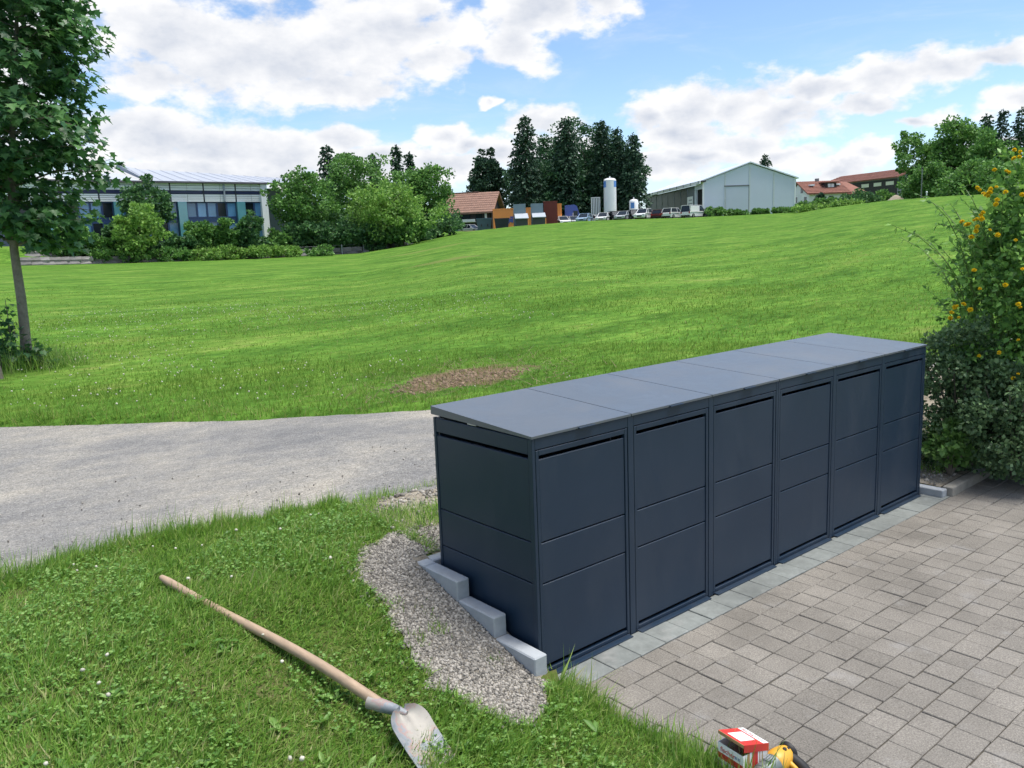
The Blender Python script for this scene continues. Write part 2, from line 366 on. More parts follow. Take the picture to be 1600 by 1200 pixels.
def polar(x, y):
    dx = np.asarray(x, float)-CAM[0]; dy = np.asarray(y, float)-CAM[1]
    a = YAW - np.arctan2(dy, dx); a = (a+math.pi) % (2*math.pi) - math.pi
    return np.hypot(dx, dy), a
def field_z(x, y):
    r, a = polar(x, y); rf = np.interp(a, _ea, _er); zf = np.interp(a, _ea, _ez); ex = np.interp(a, _xa, _xv)
    s = np.clip((r-8)/(rf-8), 0, 1.0)
    z = .45 + (zf-.45)*s**1.12
    z = z + (.13*np.exp(-((r-21)/6.0)**2) - .22*np.exp(-((r-36)/9.0)**2))*np.interp(a, [-.6, .05, .4], [1, .7, .1])
    z = z + .05*vnoise(np.asarray(x)*.35, np.asarray(y)*.35, 4)*np.clip((r-9)/12, 0, 1) + .02*vnoise(np.asarray(x)*1.6, np.asarray(y)*1.6, 5)*np.clip((rf-r)/20+.4, .2, 1)
    t = np.clip((r-rf-1.0)/6, 0, 1); z = z + ex*t*t*(3-2*t)
    return z
def meadow_z(x, y):
    z = field_z(x, y); d = np.asarray(y) - y_far(x)
    t = np.clip(d/.25+.2, 0, 1); z = (ROAD_Z-.06)*(1-t) + z*t
    mid = .5*(y_near(x)+y_far(x)); return np.where(np.asarray(y) < mid, -.6, z)
def gz(x, y): return float(meadow_z(np.array([x]), np.array([y]))[0])

def ground_mat(name, stops, scale, streak=None, fine=40.0, dirt=None, bump=.5, mixf=.5, speck=None):
    m, nt, b = new_mat(name); N, L = nt.nodes, nt.links; tc = N.new('ShaderNodeTexCoord'); vec = tc.outputs['Object']
    mp = N.new('ShaderNodeMapping'); L.new(vec, mp.inputs[0])
    if streak: mp.inputs['Rotation'].default_value = (0, 0, streak[0]); mp.inputs['Scale'].default_value = (1, streak[1], 1)
    n1 = N.new('ShaderNodeTexNoise'); n1.inputs['Scale'].default_value = scale; n1.inputs['Detail'].default_value = 8; n1.inputs['Roughness'].default_value = .68; L.new(mp.outputs[0], n1.inputs['Vector'])
    n2 = N.new('ShaderNodeTexNoise'); n2.inputs['Scale'].default_value = fine; n2.inputs['Detail'].default_value = 5; L.new(mp.outputs[0], n2.inputs['Vector'])
    a = N.new('ShaderNodeMath'); a.operation = 'MULTIPLY_ADD'; L.new(n2.outputs['Fac'], a.inputs[0]); a.inputs[1].default_value = mixf; L.new(n1.outputs['Fac'], a.inputs[2])
    s = N.new('ShaderNodeMath'); s.operation = 'SUBTRACT'; L.new(a.outputs[0], s.inputs[0]); s.inputs[1].default_value = mixf/2
    c = ramp(nt, s.outputs[0], stops)
    if speck:                                 # grain
        for (sc_, amt) in speck:
            n3 = N.new('ShaderNodeTexNoise'); n3.inputs['Scale'].default_value = sc_; n3.inputs['Detail'].default_value = 2; L.new(mp.outputs[0], n3.inputs['Vector'])
            r3 = N.new('ShaderNodeMapRange'); L.new(n3.outputs['Fac'], r3.inputs[0]); r3.inputs[1].default_value = .36; r3.inputs[2].default_value = .64; r3.inputs[3].default_value = 1-amt; r3.inputs[4].default_value = 1+amt
            v3 = N.new('ShaderNodeVectorMath'); v3.operation = 'SCALE'; L.new(c, v3.inputs[0]); L.new(r3.outputs[0], v3.inputs['Scale']); c = v3.outputs[0]
    if dirt:                                  # bare earth with a shape of its own
        for (dx, dy, rx, ry, col) in dirt:
            v1 = N.new('ShaderNodeVectorMath'); v1.operation = 'SUBTRACT'; L.new(vec, v1.inputs[0]); v1.inputs[1].default_value = (dx, dy, 0)
            v2 = N.new('ShaderNodeVectorMath'); v2.operation = 'MULTIPLY'; L.new(v1.outputs[0], v2.inputs[0]); v2.inputs[1].default_value = (1/rx, 1/ry, 0)
            ln = N.new('ShaderNodeVectorMath'); ln.operation = 'LENGTH'; L.new(v2.outputs[0], ln.inputs[0])
            nn = N.new('ShaderNodeTexNoise'); nn.inputs['Scale'].default_value = 2.2/max(.3, min(rx, ry)); nn.inputs['Detail'].default_value = 6; L.new(vec, nn.inputs['Vector'])
            q = N.new('ShaderNodeMath'); q.operation = 'MULTIPLY_ADD'; L.new(nn.outputs['Fac'], q.inputs[0]); q.inputs[1].default_value = 1.4; L.new(ln.outputs['Value'], q.inputs[2])
            mr = N.new('ShaderNodeMapRange'); L.new(q.outputs[0], mr.inputs[0]); mr.inputs[1].default_value = 1.75; mr.inputs[2].default_value = 1.45
            mx = N.new('ShaderNodeMix'); mx.data_type = 'RGBA'; L.new(mr.outputs[0], mx.inputs[0]); L.new(c, mx.inputs[6]); mx.inputs[7].default_value = lin(col); c = mx.outputs[2]
    L.new(c, b.inputs['Base Color']); b.inputs['Roughness'].default_value = .95; b.inputs['Specular IOR Level'].default_value = .03
    bp = N.new('ShaderNodeBump'); bp.inputs['Strength'].default_value = bump; bp.inputs['Distance'].default_value = .05; L.new(s.outputs[0], bp.inputs['Height']); L.new(bp.outputs[0], b.inputs['Normal'])
    return m
DIRT = (3.6, 5.35, 1.1, .75)
M['meadow'] = ground_mat('meadow_ground', [(.24, (.034, .088, .013)), (.40, (.062, .142, .021)), (.52, (.090, .183, .028)), (.64, (.128, .215, .038)), (.80, (.21, .23, .075))], .30, (YAW-1.5, 2.2), 3.4, speck=[(.45, .09), (1.6, .12), (5, .14)],
                         dirt=[(DIRT[0], DIRT[1], 1.0, .62, (.15, .11, .07)), (35.0, 52.0, 4.5, 1.6, (.135, .185, .045)), (24, 34, 2.5, .9, (.13, .17, .045))])
M['lawnsoil'] = ground_mat('lawn_ground', [(.3, (.045, .065, .016)), (.5, (.075, .11, .024)), (.7, (.12, .10, .055))], 3.0, None, 40)
M['asphalt'] = ground_mat('worn_asphalt', [(.28, (.155, .157, .162)), (.43, (.215, .213, .21)), (.56, (.285, .274, .252)), (.74, (.38, .35, .30))], .7, (.35, 1.6), 110.0, bump=.6, mixf=.5, speck=[(55, .24), (18, .10)])
M['gravelbase'] = ground_mat('gravel_bed', [(.3, (.14, .125, .10)), (.6, (.23, .21, .175))], 8, None, 60)
M['soil'] = ground_mat('garden_soil', [(.3, (.16, .135, .10)), (.6, (.30, .27, .22))], 6, None, 50)
M['jointsand'] = ground_mat('joint_sand', [(.3, (.05, .046, .038)), (.6, (.11, .10, .082))], 12, None, 80)

def meadow():
    ang = np.concatenate([np.linspace(-math.pi, -.85, 40, endpoint=False), np.linspace(-.85, .85, 520, endpoint=False), np.linspace(.85, math.pi, 40, endpoint=False)])
    rad = np.concatenate([[.5, 2, 4], np.linspace(5, 16, 110), np.geomspace(16.2, 160, 150), np.geomspace(165, 1500, 20)])
    A, Q = np.meshgrid(ang, rad, indexing='ij'); x = CAM[0] + Q*np.cos(YAW-A); y = CAM[1] + Q*np.sin(YAW-A); z = meadow_z(x, y)
    na, nr = len(ang), len(rad); V = np.stack([x, y, z], -1).reshape(-1, 3)
    i = np.arange(na)[:, None]; j = np.arange(nr-1)[None]; i2 = (i+1) % na
    Fq = np.stack([i*nr+j, i2*nr+j, i2*nr+j+1, i*nr+j+1], -1).reshape(-1, 4)[:, ::-1]
    Fq = Fq[:, ::-1] if False else Fq
    o = link('meadow', np_mesh('meadow', V, [Fq[:, ::-1]], M['meadow'], True)); tag(o, 'rolling green meadow rising towards the far buildings', 'meadow', kind='structure')
    return o
meadow()
def grid_sheet(name, xs, ys_fn, zf, mat, n, label, cat):
    """strip of ground between two edge curves"""
    V = []; xs = np.asarray(xs)
    T = np.linspace(0, 1, n); y0, y1 = ys_fn(xs); Y = y0[:, None]*(1-T)+y1[:, None]*T; X = np.repeat(xs[:, None], n, 1); Z = zf(X, Y)
    V = np.stack([X, Y, Z], -1).reshape(-1, 3); i = np.arange(len(xs)-1)[:, None]; j = np.arange(n-1)[None]
    Fq = np.stack([i*n+j, (i+1)*n+j, (i+1)*n+j+1, i*n+j+1], -1).reshape(-1, 4)
    return tag(link(name, np_mesh(name, V, [Fq], mat, True)), label, cat, kind='structure')
grid_sheet('road', np.concatenate([np.linspace(-40, -6, 20), np.linspace(-5.9, 8, 200), np.linspace(8.5, 40, 16)]), lambda x: (y_near(x)-.25, y_far(x)+.02),
           lambda X, Y: ROAD_Z + .008*vnoise(X*1.3, Y*1.3, 6) - .05*np.clip((y_near(X)-.05-Y)/.15, 0, 1), M['asphalt'], 40, 'worn grey tarmac farm road crossing behind the bin store', 'road')
def lawn_top(X, Y):
    z = lawn_z(X, Y) - .07*np.clip((Y-y_near(X)+.12)/.22, 0, 1)
    return np.where((np.asarray(X) > -.075) & (np.asarray(Y) > -.085) & (np.asarray(Y) < .87), -.03, z)
grid_sheet('lawn', np.linspace(-9, .02, 260), lambda x: (np.full_like(x, -6.0), y_near(x)+.08), lawn_top, M['lawnsoil'], 240, 'sloping lawn beside the gravel bed and the patio', 'lawn')
tag(bpy.data.objects['lawn'], kind='structure')
grid_sheet('verge', np.linspace(.024, 12, 160), lambda x: (np.full_like(x, .86), y_near(x)+.08), lambda X, Y: np.maximum(lawn_top(X, Y), .33), M['soil'], 30, 'narrow dirt verge between the bin store and the road', 'verge')
SOILP = lambda X, Y: .055 + .03*vnoise(X*3, Y*3, 12) + np.clip((Y-.2)*.5, 0, .33)
grid_sheet('garden_bed', np.linspace(4.21, 12, 120), lambda x: (np.where(x < 5.05, -.11, -.11-np.clip((x-5.05)*.5, 0, .45)), np.full_like(x, .87)), SOILP, M['soil'], 30, 'dry sandy bed in front of the shrubs', 'bed')

GRAVEL = [(.0, 1.10), (.0, 1.25), (-.27, 1.19), (-.41, 1.04), (-.46, .84), (-.46, .59), (-.51, .40), (-.55, .21), (-.55, .04), (-.48, -.11), (-.42, -.25), (-.33, -.33), (-.2, -.28), (-.1, -.17), (-.02, -.12), (-.02, 1.10)]
GRAVEL2 = [(.05, 1.62), (.21, 1.80), (.5, 1.94), (.9, 1.92), (.9, 1.5), (.47, 1.46), (.25, 1.52)]
def gravel_edge(x, y):
    """positive inside the gravel, ragged"""
    return in_poly(np.asarray(x)+.045*vnoise(np.asarray(x)*17, np.asarray(y)*17, 21)+.03*vnoise(np.asarray(x)*45, np.asarray(y)*45, 23), np.asarray(y)+.045*vnoise(np.asarray(x)*17, np.asarray(y)*17, 22), GRAVEL)
def gravel_bed():
    xs = np.linspace(-.62, .0, 60); ys = np.linspace(-.4, 1.3, 150); X, Y = np.meshgrid(xs, ys, indexing='ij'); Z = lawn_z(X, Y)+.006
    ins = in_poly(X, Y, GRAVEL); ny = len(ys); i, j = np.meshgrid(np.arange(len(xs)-1), np.arange(ny-1), indexing='ij')
    keep = ins[:-1, :-1] & ins[1:, :-1] & ins[1:, 1:] & ins[:-1, 1:]
    Fq = np.stack([i*ny+j, (i+1)*ny+j, (i+1)*ny+j+1, i*ny+j+1], -1)[keep]
    tag(link('gravel_bed', np_mesh('gravel_bed', np.stack([X, Y, Z], -1).reshape(-1, 3), [Fq], M['gravelbase'], True)), 'gravel bed along the stepped kerb stones', 'gravel bed', kind='structure')
gravel_bed()
def pebble(seed):
    r = np.random.default_rng(seed); t = (1+5**.5)/2
    v = np.array([(-1, t, 0), (1, t, 0), (-1, -t, 0), (1, -t, 0), (0, -1, t), (0, 1, t), (0, -1, -t), (0, 1, -t), (t, 0, -1), (t, 0, 1), (-t, 0, -1), (-t, 0, 1)], float)/1.9
    f = [(0, 11, 5), (0, 5, 1), (0, 1, 7), (0, 7, 10), (0, 10, 11), (1, 5, 9), (5, 11, 4), (11, 10, 2), (10, 7, 6), (7, 1, 8), (3, 9, 4), (3, 4, 2), (3, 2, 6), (3, 6, 8), (3, 8, 9), (4, 9, 5), (2, 4, 11), (6, 2, 10), (8, 6, 7), (9, 8, 1)]
    return v*r.uniform(.75, 1.2, (12, 1)), [f]
def gravel():
    parts = []
    def lay(x, y, zf, smin, smax):
        n = len(x)
        for k in range(4):
            s = slice(k, n, 4); X, Y = x[s], y[s]; c = len(X); sz = rng.uniform(smin, smax, c)*rng.choice([.45, .6, .8, 1, 1.2, 1.75], c)
            tv, tf = pebble(k+1); parts.append(scatter(tv, tf, np.stack([X, Y, zf(X, Y)+sz*.25], -1), basis(rdir(c), rng.uniform(0, 6, c)), np.stack([sz, sz*rng.uniform(.7, 1.2, c), sz*rng.uniform(.5, .9, c)], -1)))
    x = rng.uniform(-.62, -.0, 44000); y = rng.uniform(-.4, 1.3, 44000); k = gravel_edge(x, y) & ~((x > -.115) & (y < .92) & (y > -.1)); lay(x[k], y[k], lambda X, Y: lawn_z(X, Y)+.005, .0030, .0070)
    x = rng.uniform(.0, 4.0, 5000); y = rng.uniform(.93, 2.0, 5000); k = in_poly(x, y, GRAVEL2) | (rng.random(5000) < .35); lay(x[k], y[k], lambda X, Y: np.maximum(lawn_top(X, Y), .33), .006, .013)
    x = rng.uniform(-.03, .6, 7000); y = rng.uniform(.92, 1.34, 7000); k = (y < 1.22-.25*np.clip(x-.1, 0, 1)+.05*vnoise(x*14, y*14, 24)); lay(x[k], y[k], lambda X, Y: np.maximum(lawn_top(X, Y), .33)+.004, .0030, .0072)
    x = rng.uniform(4.2, 5.4, 1600); y = rng.uniform(-.08, .75, 1600); lay(x, y, SOILP, .004, .011)
    x = rng.uniform(-2.4, 3, 300); y = y_near(x)+np.abs(rng.normal(0, .8, 300))+.12; k = y < y_far(x)-.1; lay(x[k], y[k], lambda X, Y: X*0+ROAD_Z+.008, .003, .006)
    x = rng.uniform(-.8, .0, 1100); y = rng.uniform(-.55, 1.4, 1100); k = ~gravel_edge(x, y) & in_poly(x*.86, y*.92+.02, GRAVEL) & (x < -.13); lay(x[k], y[k], lambda X, Y: lawn_z(X, Y)+.006, .004, .009)
    V, Fs = merge(parts)
    m = simple('pebbles', (.245, .228, .203), .8, 0, .25, 6, 0, island=.62)
    tag(link('gravel', np_mesh('gravel', V, Fs, m)), 'loose grey and beige pebbles of the gravel bed', 'gravel', kind='stuff')
gravel()

# ------------------------------------------------------------------ patio
def paver_mat(name, col, var, scale, rough, spk=.48):
    m, nt, b = new_mat(name); N, L = nt.nodes, nt.links; tc = N.new('ShaderNodeTexCoord'); oi = N.new('ShaderNodeObjectInfo'); g = N.new('ShaderNodeNewGeometry')
    ad = N.new('ShaderNodeVectorMath'); ad.operation = 'ADD'; L.new(g.outputs['Position'], ad.inputs[0]); ad.inputs[1].default_value = (0, 0, 0)
    sp = N.new('ShaderNodeTexNoise'); sp.inputs['Scale'].default_value = scale; sp.inputs['Detail'].default_value = 4; sp.inputs['Roughness'].default_value = .8; L.new(ad.outputs[0], sp.inputs['Vector'])
    st = N.new('ShaderNodeTexNoise'); st.inputs['Scale'].default_value = 1.5; st.inputs['Detail'].default_value = 6; st.inputs['Roughness'].default_value = .62; L.new(g.outputs['Position'], st.inputs['Vector'])
    c = ramp(nt, sp.outputs['Fac'], [(.3, [q*(1-spk) for q in col]), (.5, col), (.70, [min(1, q*(1+spk*1.3)) for q in col])])
    r1 = N.new('ShaderNodeMapRange'); L.new(oi.outputs['Random'], r1.inputs[0]); r1.inputs[3].default_value = 1-var; r1.inputs[4].default_value = 1+var
    r2 = N.new('ShaderNodeMapRange'); L.new(st.outputs['Fac'], r2.inputs[0]); r2.inputs[1].default_value = .3; r2.inputs[2].default_value = .75; r2.inputs[3].default_value = .74; r2.inputs[4].default_value = 1.28
    k = N.new('ShaderNodeMath'); k.operation = 'MULTIPLY'; L.new(r1.outputs[0], k.inputs[0]); L.new(r2.outputs[0], k.inputs[1])
    vs = N.new('ShaderNodeVectorMath'); vs.operation = 'SCALE'; L.new(c, vs.inputs[0]); L.new(k.outputs[0], vs.inputs['Scale'])
    st2 = N.new('ShaderNodeTexNoise'); st2.inputs['Scale'].default_value = 3.6; st2.inputs['Detail'].default_value = 9; st2.inputs['Roughness'].default_value = .7; L.new(g.outputs['Position'], st2.inputs['Vector'])
    mr = N.new('ShaderNodeMapRange'); L.new(st2.outputs['Fac'], mr.inputs[0]); mr.inputs[1].default_value = .57; mr.inputs[2].default_value = .74; mr.inputs[4].default_value = .6
    mx = N.new('ShaderNodeMix'); mx.data_type = 'RGBA'; L.new(mr.outputs[0], mx.inputs[0]); L.new(vs.outputs[0], mx.inputs[6]); mx.inputs[7].default_value = (.29, .285, .28, 1)   # cement dust
    L.new(mx.outputs[2], b.inputs['Base Color']); b.inputs['Roughness'].default_value = rough; b.inputs['Specular IOR Level'].default_value = .3
    bp = N.new('ShaderNodeBump'); bp.inputs['Strength'].default_value = .35; bp.inputs['Distance'].default_value = .004; L.new(sp.outputs['Fac'], bp.inputs['Height']); L.new(bp.outputs[0], b.inputs['Normal'])
    return m
M['paver'] = paver_mat('rough_pavers', (.182, .169, .151), .09, 130, .85)
M['slab'] = paver_mat('smooth_new_slabs', (.175, .190, .186), .08, 14, .6, .16)
def patio():
    mb = MB(); mb.box(.022, 12, -6, .0, -.12, -.0072); mb.box(.022, 4.2, .0, .86, -.12, -.0068)
    base = tag(mb.build('patio', M['jointsand']), 'paved patio of grey concrete stones in front of the bin store', 'patio', kind='structure')
    cache = {}
    def stone_mesh(l, d, var, mat, key):
        k = (round(l, 3), var, key)
        if k not in cache:
            r = random.Random(str(k)); mb = MB(); j = lambda: r.uniform(-.0018, .0018); h = .06; c = .0032; x, y = l/2-.0021, d/2-.0019
            ring = lambda xx, yy, z, q=0: [(-xx+q*j(), -yy+q*j(), z), (xx+q*j(), -yy+q*j(), z), (xx+q*j(), yy+q*j(), z), (-xx+q*j(), yy+q*j(), z)]
            t0 = ring(x, y, -h); t1 = ring(x, y, -c, 1); t2 = [(p[0]*(1-c/x), p[1]*(1-c/y), j()*.5) for p in t1]
            mb.add(t0+t1+t2, [(a, (a+1) % 4, 4+(a+1) % 4, 4+a) for a in range(4)] + [(4+a, 4+(a+1) % 4, 8+(a+1) % 4, 8+a) for a in range(4)] + [(8, 9, 10, 11)])
            cache[k] = mb.mesh('paving_stone' if key == 'p' else 'edging_slab', mat)
        return cache[k]
    allst = []
    x = -.06
    while x < 4.25:                                            # smooth slabs along the foot of the bin store
        l = .1965; allst.append((x+l/2, -.0955 - .031*0, l, .187, 'e')); x += l
    y = -.19; row = 0
    while y > -5.4:
        d = .1472; x = .03 - random.uniform(0, .1); 
        while x < 9:
            l = random.choice([.139, .139, .145, .160, .141, .172]) if row > 0 else .1385
            x0 = max(x, .03)
            if x+l > .09: allst.append(((x0+x+l)/2, y-d/2, x+l-x0, d, 'p'))
            x += l
        if row < 1: pass
        y -= d; row += 1
    # the paving also runs on to the right of the kerb, in front of the bed
    vis = []; rest = []
    for s in allst:
        if s[4] == 'e' and s[0]+s[2]/2 < .03: continue
        u, v, z = project((s[0], s[1], 0)); ok = z > 0 and -15 < u < 1640 and v < 1240
        (vis if ok else rest).append((z, s))
    vis.sort(key=lambda q: q[0]); rest += vis[295:]; vis = vis[:295]
    for _, (cx, cy, l, d, k) in vis:
        o = link('paving_stone' if k == 'p' else 'edging_slab', stone_mesh(l, d, random.randrange(3), M['paver'] if k == 'p' else M['slab'], k), base, (cx, cy, random.uniform(-.002, .002) + (0 if k == 'p' else .002)))
        o.rotation_euler = (random.uniform(-.006, .006), random.uniform(-.006, .006), random.uniform(-.008, .008))
    mb = MB()
    for _, (cx, cy, l, d, k) in rest: mb.cbox(cx-l/2+.002, cx+l/2-.002, cy-d/2+.002, cy+d/2-.002, -.06, random.uniform(-.002, .002), .004)
    o = mb.build('paving_stones', M['paver'], base); tag(o, kind='stuff')
patio()

# ------------------------------------------------------------------ kerb stones
def kerb(name_label, x0, x1, y0, y1, z0, z1, mat=None, rz=0):
    cx, cy = (x0+x1)/2, (y0+y1)/2; mb = MB(); mb.cbox(x0-cx, x1-cx, y0-cy, y1-cy, 0, z1-z0, .006)
    o = mb.build('kerb_stone', mat or M['kerb']); recalc(o); o.location = (cx, cy, z0); o.rotation_euler = (0, 0, rz); return tag(o, name_label, 'kerb stone')
K = 'pale concrete kerb stones edging the bin store'
for lab, y0, y1, z in (('lowest kerb stone of the stepped row, at the patio end', -.095, .2, .182), ('middle kerb stone of the stepped row beside the bin store', .2015, .498, .287), ('upper kerb stone of the stepped row, behind the middle step', .4995, .796, .387)):
    tag(kerb(lab, -.11, -.03, y0, y1, z-.3, z, rz=random.uniform(-.006, .006)), group=K)
tag(kerb('short corner kerb stone at the top of the stepped row', -.11, -.03, .7985, .912, .09, .388), group=K)
tag(kerb('kerb stone running behind the bin store from its back corner', -.0285, .97, .832, .912, .1, .389), group=K)
tag(kerb('pale kerb stone at the far end of the bin store', 4.125, 4.205, -.165, .12, -.2, .062), group=K)
kerb('old brown kerb stone lying in front of the shrub bed', 4.208, 5.06, -.195, -.115, -.2, .075, M['oldkerb'], R(1.5))

# ================================================================== BIN STORE
BAY, DEP, HT = .6825, .80, 1.20
def bin_store():
    t = thing('bin_storage_box', 'long anthracite metal bin store with six doors and lids on the patio', 'bin store')
    W = 6*BAY; fr = MB()
    for i in range(7):
        x = i*BAY
        if i == 0: fr.cbox(0, .020, 0, .03, 0, HT); fr.cbox(0, .020, DEP-.02, DEP, 0, HT)
        elif i == 6: fr.cbox(W-.020, W, 0, .03, 0, HT); fr.cbox(W-.020, W, DEP-.02, DEP, 0, HT)
        elif i == 3: fr.cbox(x-.0215, x-.001, 0, .03, 0, HT); fr.cbox(x+.001, x+.0215, 0, .03, 0, HT)
        else: fr.cbox(x-.0215, x+.0215, 0, .03, 0, HT)
    for i in range(6):
        a, b = i*BAY+.022, (i+1)*BAY-.022
        if i == 0: a = .0205
        if i == 5: b = W-.0205
        fr.cbox(a, b, .001, .03, 1.145, HT-.001); fr.cbox(a+.004, b-.004, .002, .03, .001, .011)
        fr.cbox(a+.012, b-.012, -.030, .0005, .003, .010, .001)
        fr.box(i*BAY+.0005+(.004 if i else .03), (i+1)*BAY-(.004 if i < 5 else .03), DEP-.012, DEP-.002, .005, HT-.002)      # back sheet
    for x in (0, W-.03): fr.cbox(x+.0005, x+.0295, .031, DEP-.021, 0, .03)
    fr.build('frame', M['metal'], t)
    for i in range(6):                                                    # doors
        x0 = i*BAY+.0255; x1 = (i+1)*BAY-.0255
        if i == 0: x0 = .0235
        if i == 5: x1 = W-.0235
        d = MB(); w = .0205
        d.cbox(x0, x0+w, .0015, .026, .014, 1.141); d.cbox(x1-w, x1, .0015, .026, .014, 1.141)
        d.cbox(x0+w, x1-w, .0018, .026, 1.114, 1.1405); d.cbox(x0+w, x1-w, .0018, .026, .0145, .034)
        do = d.build('door', M['metal'], t)
        for z0, z1 in ((.052, .4705), (.477, .6795), (.686, 1.094)):
            p = MB(); p.cbox(x0+w+.0005, x1-w-.0005, .006+random.uniform(0, .001), .022, z0, z1, .003); p.build('door_panel', M['metal'], do)
    for xs, sgn in ((0, 1), (W, -1)):                                     # side walls
        def X(a, b): return (xs+a*sgn, xs+b*sgn) if sgn > 0 else (xs+b*sgn, xs+a*sgn)
        for nm, z0, z1, ya, yb, dp in (('side_rail', 1.121, HT-.0015, .031, DEP-.021, .001), ('side_panel', .694, 1.101, .031, DEP-.021, .004), ('side_panel', .485, .688, .031, DEP-.021, .004), ('side_panel', .032, .479, .031, DEP-.021, .004)):
            p = MB(); a, b = X(dp, .026); p.cbox(a, b, ya, yb, z0, z1, .003); p.build(nm, M['metal'], t)
    for i in range(6):                                                    # lids
        x0, x1 = i*BAY+.003, (i+1)*BAY-.003; yf, yb = -.006, DEP+.012; zf, zb = HT+.014, HT+.060
        if i == 0: x0 = -.004
        if i == 5: x1 = W+.004
        l = MB(); th = .004
        nx = 10; ny = 10; vs = []
        sag = lambda u, v: -.0035*math.sin(math.pi*u)*math.sin(math.pi*v)*random.uniform(.6, 1)
        sg = random.uniform(.4, 1)
        for a in range(nx+1):
            for b in range(ny+1):
                u, v = a/nx, b/ny; vs.append((x0+(x1-x0)*u, yf+(yb-yf)*v, zf+(zb-zf)*v-.004*sg*math.sin(math.pi*u)*math.sin(math.pi*v)))
        l.add(vs, [(a*(ny+1)+b, (a+1)*(ny+1)+b, (a+1)*(ny+1)+b+1, a*(ny+1)+b+1) for a in range(nx) for b in range(ny)])
        for xa in (x0, x1-.003):
            l.hexa([(xa, yf, zf-.012), (xa+.003, yf, zf-.012), (xa+.003, yb, zb-.044), (xa, yb, zb-.044), (xa, yf, zf-.0002), (xa+.003, yf, zf-.0002), (xa+.003, yb, zb-.0002), (xa, yb, zb-.0002)])
        l.box(x0+.003, x1-.003, yf, yf+.003, zf-.012, zf-.0002); l.box(x0+.003, x1-.003, yb-.003, yb, zb-.044, zb-.0002)
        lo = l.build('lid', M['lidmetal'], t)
        h = MB(); hx = x0+.44*BAY; h.cbox(hx, hx+.11, yf-.014, yf-.0003, zf-.011, zf-.005, .001); h.build('handle', M['metal'], lo)
        for q in (.12, .86): b = MB(); b.box(x0+q*BAY, x0+q*BAY+.012, yf+.01, yf+.03, HT+.0, zf-.006); b.build('buffer', M['alu'], lo)
        if i == 0: b = MB(); b.cbox(.004, .012, .43, .50, HT+.001, HT+.014, .001); b.build('gap_light_tab', M['alu'], lo)  # pale tab added to stand for daylight seen through the lid gap
    return t
bin_store()

